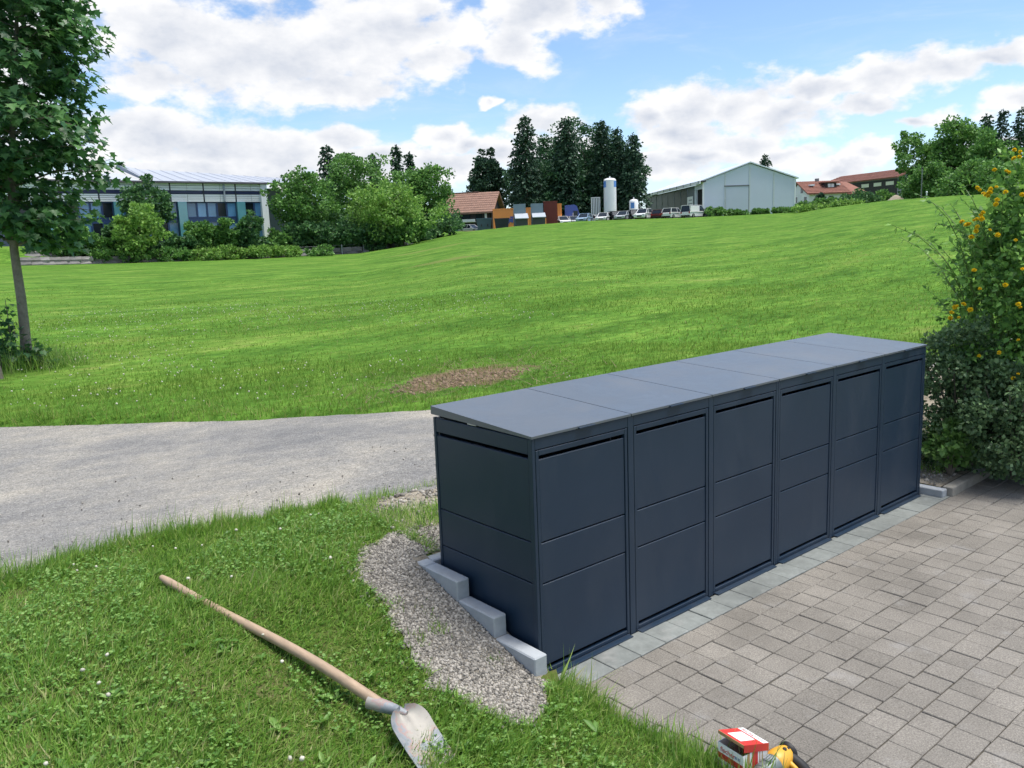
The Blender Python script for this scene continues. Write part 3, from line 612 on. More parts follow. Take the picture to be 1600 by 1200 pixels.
# ================================================================== SHOVEL, CARTON, POWER TOOL
def on_z(u, v, z):
    d = ray(u, v); return CAM + d*((z-CAM[2])/d[2])
def blade_mat():
    m, nt, b = new_mat('worn_painted_steel'); N, L = nt.nodes, nt.links; tc = N.new('ShaderNodeTexCoord')
    n1 = N.new('ShaderNodeTexNoise'); n1.inputs['Scale'].default_value = 7; n1.inputs['Detail'].default_value = 7; n1.inputs['Roughness'].default_value = .6; L.new(tc.outputs['Object'], n1.inputs['Vector'])
    c = ramp(nt, n1.outputs['Fac'], [(.36, (.13, .155, .19)), (.47, (.25, .27, .29)), (.50, (.33, .23, .215)), (.53, (.30, .285, .26)), (.7, (.36, .335, .30))])
    L.new(c, b.inputs['Base Color']); b.inputs['Metallic'].default_value = .15; b.inputs['Roughness'].default_value = .6
    return m
def shovel():
    H0 = np.array(on_z(252, 902, .492)); H1 = np.array(on_z(598, 1103, .205)); Rt = np.array(on_z(628, 1112, .196)); tip = np.array(on_z(678, 1186, .082))
    base = (H1[0], H1[1], .1)
    t = thing('shovel', 'long wooden shovel with worn grey and pink blade lying in the grass', 'shovel', base)
    mb = MB(); n = 26; pts = []; rs = []
    for i in range(n+1):
        s = i/n; p = H0*(1-s)+H1*s; p = p + np.array([0, 0, .028*math.sin(math.pi*s)*.6 - .012*math.sin(2*math.pi*s)]); pts.append(p); rs.append(.0200 + .0036*s - (.006 if i == 0 else 0) + .0006*math.sin(9*s))
    mb.tube(pts, rs, 14); h = mb.build('handle', M['wood'], t, True, base)
    d = (Rt-H1); steel = blade_mat(); mb = MB()
    mb.tube([H1-d*.75, H1, H1+d*.6, Rt+d*.25+np.array([0, 0, -.004])], [.0285, .028, .023, .013], 14); mb.build('socket', steel, t, True, base)
    ax = tip-Rt; Ln = np.linalg.norm(ax); a = ax/Ln; lat = np.cross(a, (0, 0, 1.0)); lat /= np.linalg.norm(lat)
    roll = .10; nrm = np.cross(lat, a); lat = lat*math.cos(roll)+nrm*math.sin(roll); nrm = np.cross(lat, a)
    if nrm[2] < 0: nrm = -nrm
    mb = MB(); ns, nt_ = 22, 14; Ln += .035
    top = []
    for i in range(ns+1):
        s = i/ns
        w = .094*(1-.05*s)*(math.sqrt(max(0, 1-(1-min(s/.30, 1))**2))*.86+.14)
        if s > .93: w *= 1-.10*((s-.93)/.07)**2
        for j in range(nt_+1):
            q = -1+2*j/nt_
            dish = .030*abs(q)**2.3*(1-.65*s) - .014*math.exp(-(q/.14)**2)*-1*(1-min(1, s/.45))
            p = Rt + a*(s*Ln - .012*abs(q)**2*(1 if s < .5 else -.3)) + lat*w*q + nrm*(dish - .018*math.sin(math.pi*min(1, s*1.0))*.6)
            top.append(p)
    bot = [p - nrm*.0028 for p in top]; c = nt_+1; k = len(top)
    fs = [(i*c+j, (i+1)*c+j, (i+1)*c+j+1, i*c+j+1) for i in range(ns) for j in range(nt_)]; fs += [tuple(q+k for q in f)[::-1] for f in fs]
    rim = [j for j in range(c)] + [i*c+nt_ for i in range(1, ns+1)] + [ns*c+j for j in range(nt_-1, -1, -1)] + [i*c for i in range(ns-1, 0, -1)]
    fs += [(rim[i], rim[(i+1) % len(rim)], rim[(i+1) % len(rim)]+k, rim[i]+k) for i in range(len(rim))]
    mb.add(top+bot, fs); o = mb.build('blade', steel, t, True, base); tag(o, 'worn steel blade with patches of pink paint and dried cement')
    return [tuple(H0), tuple(H1)]
shovel()

def text_mesh(name, body, size, mat, parent, mtx):
    cu = bpy.data.curves.new(name, 'FONT'); cu.body = body; cu.size = size; cu.extrude = .0002; cu.offset = size*.012
    tmp = bpy.data.objects.new(name, cu); COL.objects.link(tmp); dg = bpy.context.evaluated_depsgraph_get(); me = bpy.data.meshes.new_from_object(tmp.evaluated_get(dg))
    bpy.data.objects.remove(tmp); me.name = name; me.materials.clear(); me.materials.append(mat)
    o = link(name, me, parent); o.matrix_local = mtx; return o
def carton():
    cx, cy = .105, -1.085; W_, D_, H_ = .145, .128, .128        # x = front-to-back (front faces -x), y = along the printed front
    t = thing('cardboard_carton', 'small red and white printed carton with its lid ajar on the patio', 'carton', (cx, cy, .001), R(-7))
    red = simple('carton_red', (.55, .035, .03), .5, 0, .06, 20); white = simple('carton_white', (.78, .78, .79), .5, 0, .05, 20); brown = simple('cardboard', (.42, .25, .12), .8, 0, .1, 40)
    dark = simple('print_grey', (.08, .08, .11), .6); blue = simple('print_blue', (.25, .30, .45), .6)
    b = MB(); th = .002; x0, x1, y0, y1 = -W_/2, W_/2, -D_/2, D_/2
    # walls with printed bands: white on top, red, white below
    for (za, zb, mi) in ((0, .040, 1), (.040, .062, 1), (.062, .088, 0), (.088, H_, 1)): b.box(x0, x0+th, y0, y1, za, zb-.00005, mi)
    b.box(x1-th, x1, y0, y1, 0, H_, 0); b.box(x0+th, x1-th, y1-th, y1, 0, H_, 1); b.box(x0+th, x1-th, y0+th, y1-th, 0, th, 2)
    xs = [x0+th, -.048, -.034, -.022, -.018, .012, .020, .026, .034, .040, x1-th]; cols = [1, 2, 1, 2, 0, 1, 2, 1, 2, 1]
    for i in range(10): b.box(xs[i], xs[i+1]-.00005, y0, y0+th, 0, H_, cols[i])
    b.build('carton_body', [red, white, brown], t)
    # lid: hinged at the back edge, front raised
    l = MB(); ang = R(17); lw = W_+.004
    def P(a, y, h): return (x1+.001 - a*math.cos(ang) - h*math.sin(ang)*0 , y, H_+.002 + a*math.sin(ang) + h)
    def slab(a0, a1, ya, yb, h0, h1, mi):
        l.hexa([P(a1, ya, h0), P(a0, ya, h0), P(a0, yb, h0), P(a1, yb, h0), P(a1, ya, h1), P(a0, ya, h1), P(a0, yb, h1), P(a1, yb, h1)], mi)
    slab(0, .034, y0, y1, 0, .002, 1); slab(.0341, lw, y0, y1, 0, .002, 0); slab(.046, lw-.018, y0+.030, y1-.030, .0021, .0024, 1)
    slab(lw+.0001, lw+.0025, y0, y1, -.012, .0018, 2); slab(.002, lw, y0-.0022, y0-.0001, -.030, .0018, 0)
    lid = l.build('lid', [red, white, brown], t)
    # print: the name along the lid strip and the front
    def fr(o, ex, ey):
        ex = Vector(ex).normalized(); ey = Vector(ey).normalized(); ez = ex.cross(ey)
        return Matrix(((ex.x, ey.x, ez.x, o[0]), (ex.y, ey.y, ez.y, o[1]), (ex.z, ey.z, ez.z, o[2]), (0, 0, 0, 1)))
    text_mesh('lettering', 'fischer', .025, red, lid, fr((*P(.028, y1-.012, .0023)[:2], P(.028, y1-.012, .0023)[2]), (0, -1, 0), (math.cos(ang), 0, -math.sin(ang))))
    text_mesh('lettering', 'fischer', .028, red, t, fr((x0-.0004, y1-.014, .096), (0, -1, 0), (0, 0, 1)))
    k = MB(); 
    for q in range(2): k.box(x0-.0005, x0-.0001, y0+.016+q*.014, y0+.027+q*.014, .098, .110)
    k.build('logo_squares', blue, t)
    k = MB(); 
    for q in range(2):
        a0 = .012; k.hexa([P(a0+.01, y0+.014+q*.014, .0021), P(a0, y0+.014+q*.014, .0021), P(a0, y0+.024+q*.014, .0021), P(a0+.01, y0+.024+q*.014, .0021), P(a0+.01, y0+.014+q*.014, .0024), P(a0, y0+.014+q*.014, .0024), P(a0, y0+.024+q*.014, .0024), P(a0+.01, y0+.024+q*.014, .0024)])
    k.build('logo_squares', blue, lid)
    k = MB()
    for q in range(5): a0 = .054+q*.009; k.hexa([P(a0+.002, y0+.040, .0025), P(a0, y0+.040, .0025), P(a0, y1-.040-.01*(q % 2), .0025), P(a0+.002, y1-.040-.01*(q % 2), .0025), P(a0+.002, y0+.040, .0027), P(a0, y0+.040, .0027), P(a0, y1-.040-.01*(q % 2), .0027), P(a0+.002, y1-.040-.01*(q % 2), .0027)])
    k.build('label_print', simple('label_grey', (.45, .47, .52), .6), lid)
carton()
def power_tool():
    A = np.array(on_z(1196, 1201, .062)); B = np.array(on_z(1240, 1163, .070)); d = (B-A)/np.linalg.norm(B-A); rz = math.atan2(d[1], d[0])
    t = thing('power_drill', 'yellow and grey power drill lying beside the carton', 'drill', (float(A[0]), float(A[1]), 0), rz)
    yel = simple('tool_yellow', (.62, .33, .035), .45, 0, .06, 30); grey = simple('tool_grey', (.16, .185, .185), .4, .35, .12, 40); blk = M['dark']
    z = .052
    def rings(lst, n=20):
        mb = MB(); vs = []
        for x, ry, rz_, dz in lst: vs += [(x, ry*math.cos(2*math.pi*k/n), z+dz+rz_*math.sin(2*math.pi*k/n)) for k in range(n)]
        fs = [(i*n+k, i*n+(k+1) % n, (i+1)*n+(k+1) % n, (i+1)*n+k) for i in range(len(lst)-1) for k in range(n)]
        fs += [tuple(range(n))[::-1], tuple(range((len(lst)-1)*n, len(lst)*n))]; return mb.add(vs, fs)
    rings([(-.14, .012, .012, 0), (-.09, .014, .014, 0), (-.088, .022, .022, 0), (-.055, .024, .024, 0)]).build('chuck', blk, t, True)
    rings([(-.055, .030, .030, 0), (-.03, .034, .034, 0), (-.028, .037, .037, 0), (-.012, .037, .037, 0), (-.01, .034, .034, 0), (.03, .040, .040, 0), (.055, .043, .043, 0)]).build('gear_housing', grey, t, True)
    v = MB()
    for q in range(4): v.box(.008+q*.0001, .045, -.018+q*.010, -.013+q*.010, z+.0375, z+.0425)
    v.build('cooling_fins', simple('tool_fin', (.30, .33, .36), .4, .3), t)
    rings([(.055, .043, .043, 0), (.06, .046, .046, .001), (.10, .047, .045, .002), (.135, .040, .040, .003), (.152, .032, .034, .003)]).build('motor_housing', yel, t, True)
    rings([(.152, .034, .036, .003), (.158, .040, .042, .003), (.168, .041, .043, .003), (.178, .032, .034, .002), (.182, .018, .02, .002)]).build('end_cap', blk, t, True)
    for dx, dz in ((.118, .044), (.140, .036)):
        m_ = MB(); m_.lathe([(.008, -.004), (.008, .003), (.004, .004)], 10, c=(dx, -.012, z+dz)); m_.build('screw', blk, t)
    g = MB(); g.tube([(.150, -.022, z-.004), (.146, -.068, z-.012), (.124, -.118, z-.020), (.098, -.150, z-.022)], [.024, .021, .020, .026], 12); g.build('grip', blk, t, True)
    g = MB(); g.tube([(.112, -.034, z), (.108, -.066, z-.010), (.092, -.098, z-.016)], [.012, .010, .010], 10); g.build('grip_insert', yel, t, True)
power_tool()

# ================================================================== GRASS
G_STOPS = [(.0, (.062, .15, .022)), (.3, (.135, .28, .042)), (.6, (.20, .36, .06)), (.85, (.29, .42, .105)), (1, (.40, .40, .19))]
M['lawngrass'] = leaf_mat('lawn_grass', G_STOPS, .45, .5, .3, 2.2, .3)
M['meadowgrass'] = leaf_mat('meadow_grass', [(.0, (.055, .125, .016)), (.35, (.10, .195, .028)), (.7, (.145, .245, .04)), (.93, (.21, .29, .065)), (1, (.32, .30, .13))], .4, .6, .3, .25, .08)
M['clover'] = leaf_mat('clover_leaves', [(0, (.075, .18, .032)), (.6, (.14, .28, .055)), (1, (.23, .38, .10))], .3, .5, .2, 3, .4)
M['white'] = simple('clover_white', (.50, .48, .40), .7, 0, .1, 40, island=.2)
def blades(P, length, width, tilt, tmpl=BLADE, heading=None):
    n = len(P); a = rng.uniform(0, 2*math.pi, n) if heading is None else heading
    D = np.stack([np.cos(a)*np.sin(tilt), np.sin(a)*np.sin(tilt), np.cos(tilt)], -1)
    M3 = basis(D, rng.uniform(-.5, .5, n)+math.pi*(rng.random(n) < .5))
    return scatter(tmpl[0], tmpl[1], P, M3, np.stack([width, length, length], -1))
def lawn_ok(x, y):
    return ~gravel_edge(x, y) & ~((x > -.125) & (y > -.11) & (y < .93)) & (x < .045) & (y < y_near(x)+.06)
def lawn_grass():
    parts = []
    def patch(n, x0, x1, y0, y1, l0, l1, w0, w1):
        x = rng.uniform(x0, x1, n); y = rng.uniform(y0, y1, n); k = lawn_ok(x, y)
        bare = vnoise(x*2.3, y*2.3, 31) + .6*vnoise(x*7, y*7, 32); k &= ~((bare > .62) & (rng.random(n) < .75))
        x, y = x[k], y[k]; c = len(x); cl = .72 + .5*vnoise(x*4, y*4, 33) + .35*vnoise(x*11, y*11, 34)
        edge = np.exp(-((y-y_near(x)+.04)/.14)**2)*1.0 + np.exp(-((x-.03)/.10)**2)*(y < -.12)*.9
        L_ = rng.uniform(l0, l1, c)*np.clip(cl, .35, 1.6)*(1+edge*rng.uniform(.2, 1.3, c)); tl = np.clip(rng.normal(.95, .38, c), .1, 1.5)*(1-.45*np.clip(edge, 0, 1))
        hd = vnoise(x*1.7, y*1.7, 35)*4 + rng.normal(0, 1.0, c)
        parts.append(blades(np.stack([x, y, lawn_top(x, y)-.002], -1), L_, rng.uniform(w0, w1, c), tl, heading=hd))
    patch(165000, -2.35, .045, -1.25, 2.42, .030, .085, .003, .0056)
    patch(17000, -2.35, .045, -1.25, 2.42, .07, .14, .004, .0075)
    patch(30000, -6, -2.35, -1.5, 2.6, .05, .11, .006, .010); patch(14000, -5, .045, -5, -1.25, .05, .11, .006, .010)
    # tall tufts by the patio corner and single tufts in the gravel
    for cx, cy, n, h, sp in ((.015, -.97, 120, .14, .045), (-.02, -1.12, 90, .13, .05), (.0, -.15, 70, .06, .03), (.01, -.25, 90, .08, .04), (-.08, -.22, 60, .05, .04), (.0, -.4, 90, .08, .05), (.05, -.80, 90, .12, .05), (.03, -.66, 70, .10, .05), (-.33, .37, 60, .07, .025), (-.21, .08, 26, .045, .02), (-.30, .52, 30, .04, .03), (-.40, .62, 40, .05, .03), (-.45, .35, 50, .06, .03), (-1.75, 2.3, 60, .2, .12), (-1.2, 2.3, 50, .17, .15), (-.6, 2.2, 80, .16, .2), (-.1, 2.1, 70, .14, .2)):
        x = rng.normal(cx, sp, n); y = rng.normal(cy, sp, n); parts.append(blades(np.stack([x, y, np.where(x < .03, lawn_top(x, y), 0)-.002], -1), rng.uniform(.4, 1, n)*h, rng.uniform(.003, .0055, n), np.abs(rng.normal(.35, .25, n))))
    # grass behind the kerb and along the road verge
    n = 15000; x = rng.uniform(.0, 2.6, n); y = rng.uniform(.95, 2.0, n); k = (~in_poly(x, y, GRAVEL2)) & (y > 1.22+.08*vnoise(x*6, y*6, 2)) & (y < y_near(x)+.04) & (vnoise(x*3, y*3, 41) > -.25); x, y = x[k], y[k]
    parts.append(blades(np.stack([x, y, np.maximum(lawn_top(x, y), .33)], -1), rng.uniform(.04, .11, len(x)), rng.uniform(.003, .005, len(x)), np.abs(rng.normal(.6, .35, len(x)))))
    n = 1800; x = rng.uniform(4.5, 6, n); y = rng.uniform(.02, .6, n); parts.append(blades(np.stack([x, y, SOILP(x, y)], -1), rng.uniform(.04, .12, n), rng.uniform(.003, .006, n), np.abs(rng.normal(.7, .35, n))))
    V, Fs = merge(parts); tag(link('lawn_grass', np_mesh('lawn_grass', V, Fs, M['lawngrass'])), 'short trampled lawn grass around the shovel', 'grass', kind='stuff')
    # clover and broad leaved weeds
    parts = []
    n = 8200; x = rng.uniform(-2.35, .0, n); y = rng.uniform(-1.2, 2.35, n); k = lawn_ok(x, y) & (vnoise(x*3.1, y*3.1, 51)+.5*vnoise(x*8, y*8, 52) > -.12); x, y = x[k], y[k]; c = len(x)
    for q in range(3):
        a = rng.uniform(0, .5, c)+q*2.094; tl = rng.uniform(1.15, 1.6, c); D = np.stack([np.cos(a)*np.sin(tl), np.sin(a)*np.sin(tl), np.cos(tl)], -1); s = rng.uniform(.008, .017, c)
        parts.append(scatter(OVAL[0], OVAL[1], np.stack([x, y, lawn_top(x, y)+rng.uniform(.012, .045, c)], -1), basis(D, rng.normal(0, .25, c)), np.stack([s*1.25, s, s], -1)))
    n = 120; x = rng.uniform(-2.35, .0, n); y = rng.uniform(-1.2, 2.35, n); k = lawn_ok(x, y); x, y = x[k], y[k]; c = len(x)
    for q in range(5):
        a = rng.uniform(0, 1.0, c)+q*1.257; tl = rng.uniform(.8, 1.45, c); D = np.stack([np.cos(a)*np.sin(tl), np.sin(a)*np.sin(tl), np.cos(tl)], -1); s = rng.uniform(.03, .085, c)
        parts.append(scatter(OVAL[0], OVAL[1], np.stack([x, y, lawn_top(x, y)+.006], -1), basis(D, rng.normal(0, .2, c)), np.stack([s*.42, s, s], -1)))
    V, Fs = merge(parts); tag(link('clover', np_mesh('clover', V, Fs, M['clover'])), 'clover and broad leaved weeds in the lawn', 'clover', kind='stuff')
    parts = []; n = 46; x = rng.uniform(-2.2, -.2, n); y = rng.uniform(-.7, 2.2, n); k = lawn_ok(x, y) & ((x < -.9) | (y > .9)); x, y = x[k], y[k]; tv, tf = pebble(9); c = len(x)
    parts.append(scatter(tv, tf, np.stack([x, y, lawn_top(x, y)+.045], -1), basis(rdir(c), rng.uniform(0, 6, c)), rng.uniform(.006, .011, c)))
    V, Fs = merge(parts); tag(link('clover_flowers', np_mesh('clover_flowers', V, Fs, M['white'])), 'small white clover blossoms in the lawn', 'flowers', kind='stuff')
lawn_grass()

def dirt_d(x, y):
    return np.hypot((x-DIRT[0])/1.2, (y-DIRT[1])/.8) + .45*vnoise(x*2.2, y*2.2, 61) + .3*vnoise(x*6, y*6, 62)
def meadow_grass():
    parts = []
    def band(n, r0, r1, a0, a1, l0, l1, w0, w1, tmpl, tl0=.55):
        r = np.sqrt(rng.uniform(r0*r0, r1*r1, n)); a = rng.uniform(a0, a1, n); x = CAM[0]+r*np.cos(YAW-a); y = CAM[1]+r*np.sin(YAW-a); rf = np.interp(a, _ea, _er)
        d = y-y_far(x); k = (d > .0) & (r < rf+1.5) & ~((dirt_d(x, y) < .85) & (rng.random(n) < .62)); x, y, d, r = x[k], y[k], d[k], r[k]; c = len(x)
        edge = np.exp(-(d/.35)**2); cl = .8+.45*vnoise(x*.9, y*.9, 71)+.3*vnoise(x*3, y*3, 72)
        L_ = rng.uniform(l0, l1, c)*np.clip(cl, .4, 1.6)*(1+edge*1.1); parts.append(blades(np.stack([x, y, meadow_z(x, y)-.01], -1), L_, rng.uniform(w0, w1, c), np.abs(rng.normal(tl0, .35, c)), tmpl))
    band(130000, 5.5, 12.5, -.66, .62, .04, .10, .005, .010, TUFT, .65)
    band(75000, 12.5, 22, -.64, .62, .045, .09, .010, .018, TUFT, .8)
    band(50000, 22, 45, -.62, .62, .04, .08, .02, .04, TUFT, 1.0)
    band(20000, 5.5, 30, -1.2, 1.2, .07, .14, .012, .02, TUFT)
    V, Fs = merge(parts); tag(link('meadow_grass', np_mesh('meadow_grass', V, Fs, M['meadowgrass'])), 'mown meadow grass beyond the farm road', 'grass', kind='stuff')
    n = 1500; r = np.sqrt(rng.uniform(9*9, 24*24, n)); a = rng.uniform(-.62, .10, n); x = CAM[0]+r*np.cos(YAW-a); y = CAM[1]+r*np.sin(YAW-a); k = (y-y_far(x) > .5) & (vnoise(x*.5, y*.5, 81)+.4*vnoise(x*2, y*2, 82) > -.05) & (dirt_d(x, y) > 1.2); x, y = x[k], y[k]; c = len(x); tv, tf = pebble(9)
    V, Fs = scatter(tv, tf, np.stack([x, y, meadow_z(x, y)+.09], -1), basis(rdir(c), rng.uniform(0, 6, c)), rng.uniform(.006, .012, c))
    tag(link('meadow_flowers', np_mesh('meadow_flowers', V, Fs, M['white'])), 'white clover blossoms scattered over the near meadow', 'flowers', kind='stuff')
    # clods and dead stalks on the bare patch
    n = 3000; x = DIRT[0]+rng.normal(0, .8, n); y = DIRT[1]+rng.normal(0, .55, n); k = (dirt_d(x, y) < .70) & (y-y_far(x) > .1); x, y = x[k], y[k]; c = len(x); tv, tf = pebble(4); s = rng.uniform(.004, .014, c)*rng.choice([.4, .6, 1, 2.0], c)
    V1, F1 = scatter(tv, tf, np.stack([x, y, meadow_z(x, y)], -1), basis(rdir(c), rng.uniform(0, 6, c)), s)
    n2 = 1500; x = DIRT[0]+rng.normal(0, .9, n2); y = DIRT[1]+rng.normal(0, .6, n2); B2 = blades(np.stack([x, y, meadow_z(x, y)+.005], -1), rng.uniform(.06, .2, n2), rng.uniform(.004, .008, n2), rng.uniform(1.1, 1.5, n2), TUFT)
    V, Fs = merge([(V1, F1), B2]); tag(link('soil_clods', np_mesh('soil_clods', V, Fs, simple('dry_earth', (.19, .135, .09), .9, 0, .2, 5, island=.4))), 'dug up brown earth and dead stalks at the meadow edge', 'soil', kind='stuff')
meadow_grass()

# ================================================================== TREES AND SHRUBS
BARK = simple('bark', (.13, .115, .095), .9, 0, .35, 12, .6, 40)
BARK2 = simple('maple_bark', (.17, .155, .13), .85, 0, .4, 14, .5, 60)
def gstops(d, m_, l): return [(0, d), (.5, m_), (1, l)]
M['bl_mid'] = leaf_mat('leaf_mid', gstops((0.040, 0.107, 0.029), (0.091, 0.217, 0.049), (0.171, 0.341, 0.078)), .25, .55, .35, .5, .3)
M['bl_light'] = leaf_mat('leaf_light', gstops((0.073, 0.157, 0.031), (0.154, 0.305, 0.058), (0.275, 0.462, 0.108)), .3, .55, .3, .6, .3)
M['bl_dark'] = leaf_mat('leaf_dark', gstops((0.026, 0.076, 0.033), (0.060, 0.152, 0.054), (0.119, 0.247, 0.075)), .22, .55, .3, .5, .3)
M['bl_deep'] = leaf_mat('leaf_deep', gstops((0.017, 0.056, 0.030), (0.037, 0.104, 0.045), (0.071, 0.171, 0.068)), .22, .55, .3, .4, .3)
M['conifer'] = leaf_mat('needles', gstops((0.015, 0.039, 0.026), (0.030, 0.075, 0.045), (0.059, 0.121, 0.064)), .1, .6, .3, .6, .25)
M['maple'] = leaf_mat('maple_leaves', gstops((0.029, 0.087, 0.037), (0.052, 0.147, 0.052), (0.112, 0.248, 0.071)), .32, .42, .25, 1.2, .45)
M['kerria'] = leaf_mat('kerria_leaves', gstops((0.056, 0.146, 0.033), (0.116, 0.262, 0.055), (0.227, 0.427, 0.092)), .3, .5, .35, 1.6, .35)
M['evergreen'] = leaf_mat('evergreen_leaves', gstops((0.049, 0.101, 0.042), (0.099, 0.184, 0.075), (0.206, 0.319, 0.140)), .15, .45, .3, 3, .45)
M['fresh'] = leaf_mat('fresh_leaves', gstops((.06, .13, .03), (.10, .22, .05), (.17, .30, .08)), .3, .5, .3, 3, .4)

def crown_cards(c, rx, ry, rz, ncl, per, leaf, lobes=.22, flat=.65, tmpl=CARD, csize=.20, fill=.45):
    """leaf clumps spread over and inside an uneven ellipsoid"""
    D = rdir(ncl, .15); ph = rng.uniform(0, 6.28, (4, 3)); mod = 1 + lobes*sum(np.sin(D@(rng.normal(size=3)*2.6) + p[0]) for p in ph)/2
    rad = np.where(rng.random(ncl) < .72, rng.uniform(.78, 1.0, ncl), rng.uniform(fill*.4, .8, ncl))*mod
    C = np.array(c) + D*rad[:, None]*np.array([rx, ry, rz]); C[:, 2] = np.maximum(C[:, 2], c[2]-rz*.96)
    s = csize*(rx+ry)/2*rng.uniform(.6, 1.35, ncl); out = []
    idx = np.repeat(np.arange(ncl), per); n = len(idx); off = rdir(n)*np.cbrt(rng.random(n))[:, None]*np.array([1, 1, flat])
    P = C[idx] + off*s[idx, None]
    d = off*np.array([1, 1, 1.4]) + D[idx]*.5 + rdir(n)*.9; d[:, 2] -= .15
    sz = leaf*rng.uniform(.6, 1.4, n)
    return scatter(tmpl[0], tmpl[1], P, basis(d, rng.uniform(0, 6.28, n)), np.stack([sz*.8, sz, sz], -1))
def limb_mesh(h, r0, rx, ztop, n=7, lean=(0, 0)):
    mb = MB(); k = 8; mb.tube([(lean[0]*t*t, lean[1]*t*t, h*t) for t in np.linspace(-.03, 1, k)], [r0*(1.25 if i == 0 else 1-.75*i/(k-1)) for i in range(k)], 7)
    for i in range(n):
        a = 2.4*i + random.uniform(-.4, .4); z0 = h*random.uniform(.28, .8); l = rx*random.uniform(.5, .85); mb.tube([(0, 0, z0), (math.cos(a)*l*.45, math.sin(a)*l*.45, z0+l*.35), (math.cos(a)*l, math.sin(a)*l, min(ztop, z0+l*.75))], [r0*.42, r0*.25, r0*.07], 5)
    return mb
def broadleaf(name, label, u, Rh, vtop, wpx, mat, group=None, low=False, leaf=.34, dens=1.0, cat='tree', cfrac=.10, zbase=None):
    x, y = far_xy(u, Rh); z = gz(x, y) if zbase is None else zbase; h = top_z(u, vtop, Rh)-z; w = wpx/F_PX*Rh
    t = thing(name, label, cat, (x, y, z), 0, group)
    lo = 0.02 if low else cfrac; rz = h*(1-lo)/2*1.0; cz = h*lo + rz; rx = w/2*.86
    ncl = int(max(26, 34*dens*(w*h)**.5/2.2)); per = int(58)
    V, Fs = crown_cards((0, 0, cz), rx, rx, rz*.90, ncl, per, leaf, lobes=.34, csize=.22 if not low else .24)
    link('crown', np_mesh('crown', V, Fs, mat), t)
    limb_mesh(h*.8, max(.07, h*.022), rx, h*.9).build('trunk', BARK, t, True); return t
def conifer(name, label, u, Rh, vtop, wpx, group=None, kind='spruce', leaf=.5, zbase=None, thin=1.0, power=.85):
    x, y = far_xy(u, Rh); z = gz(x, y) if zbase is None else zbase; h = top_z(u, vtop, Rh)-z; w = wpx/F_PX*Rh
    t = thing(name, label, 'tree', (x, y, z), 0, group); P = []; D = []; S = []
    nw = int(h*1.9)
    for i in range(nw):
        f = (i+.5)/nw; zz = h*(.06+.93*f); nb = 14
        for b in range(nb):
            if random.random() > thin: continue
            a = random.uniform(0, 6.283); l = max(.3, w/2*(.95*(1-f)**power+.05)*random.uniform(.72, 1.1)); m_ = max(4, int(l*6.5))
            for q in range(m_):
                s = (q+.6)/m_; P.append((math.cos(a)*l*s+random.gauss(0, .2), math.sin(a)*l*s+random.gauss(0, .2), zz-(.28 if kind == 'spruce' else -.1)*l*s*s+random.gauss(0, .13)))
                D.append((math.cos(a)+random.gauss(0, .5), math.sin(a)+random.gauss(0, .5), -.55+random.gauss(0, .4))); S.append(leaf*random.uniform(.6, 1.3))
    for q in range(14): P.append((random.gauss(0, .06), random.gauss(0, .06), h*(.95+.05*q/14))); D.append((random.gauss(0, .5), random.gauss(0, .5), 1)); S.append(leaf*.6)
    P = np.array(P); D = np.array(D); S = np.array(S)
    V, Fs = scatter(CARD[0], CARD[1], P, basis(D, rng.uniform(0, 6.28, len(P))), np.stack([S*.62, S, S], -1))
    link('crown', np_mesh('crown', V, Fs, M['conifer']), t)
    mb = MB(); mb.tube([(0, 0, -.2), (0, 0, h*.5), (0, 0, h*.97)], [h*.016+.05, h*.010, .03], 7); mb.build('trunk', BARK, t, True); return t

def hit(u, v, zf=meadow_z):
    d = ray(u, v)
    for tt in np.geomspace(3, 200, 4000):
        p = CAM+d*tt
        if p[2] < zf(np.array([p[0]]), np.array([p[1]]))[0]: return p
    return p
MAPLE = ([(0, .34, -.05), (0, 0, 0), (.20, .03, .0), (.50, .08, .06), (.37, .29, .02), (.64, .56, .09), (.27, .55, .01), (0, 1.0, -.10), (-.27, .55, .01), (-.64, .56, .09), (-.37, .29, .02), (-.50, .08, .06), (-.20, .03, 0)],
         [[(0, i, i+1) for i in range(1, 12)] + [(0, 12, 1)]])
def hang_leaves(P, O, size, tmpl=MAPLE, droop=.55):
    """leaves with faces turned up, tips outward and down"""
    n = len(P); D = O + rng.normal(0, .45, (n, 3)); D[:, 2] = -droop + rng.normal(0, .3, n)
    S = size*rng.uniform(.65, 1.2, n); return scatter(tmpl[0], tmpl[1], P, basis(D, rng.normal(0, .45, n)), np.stack([S, S, S], -1))
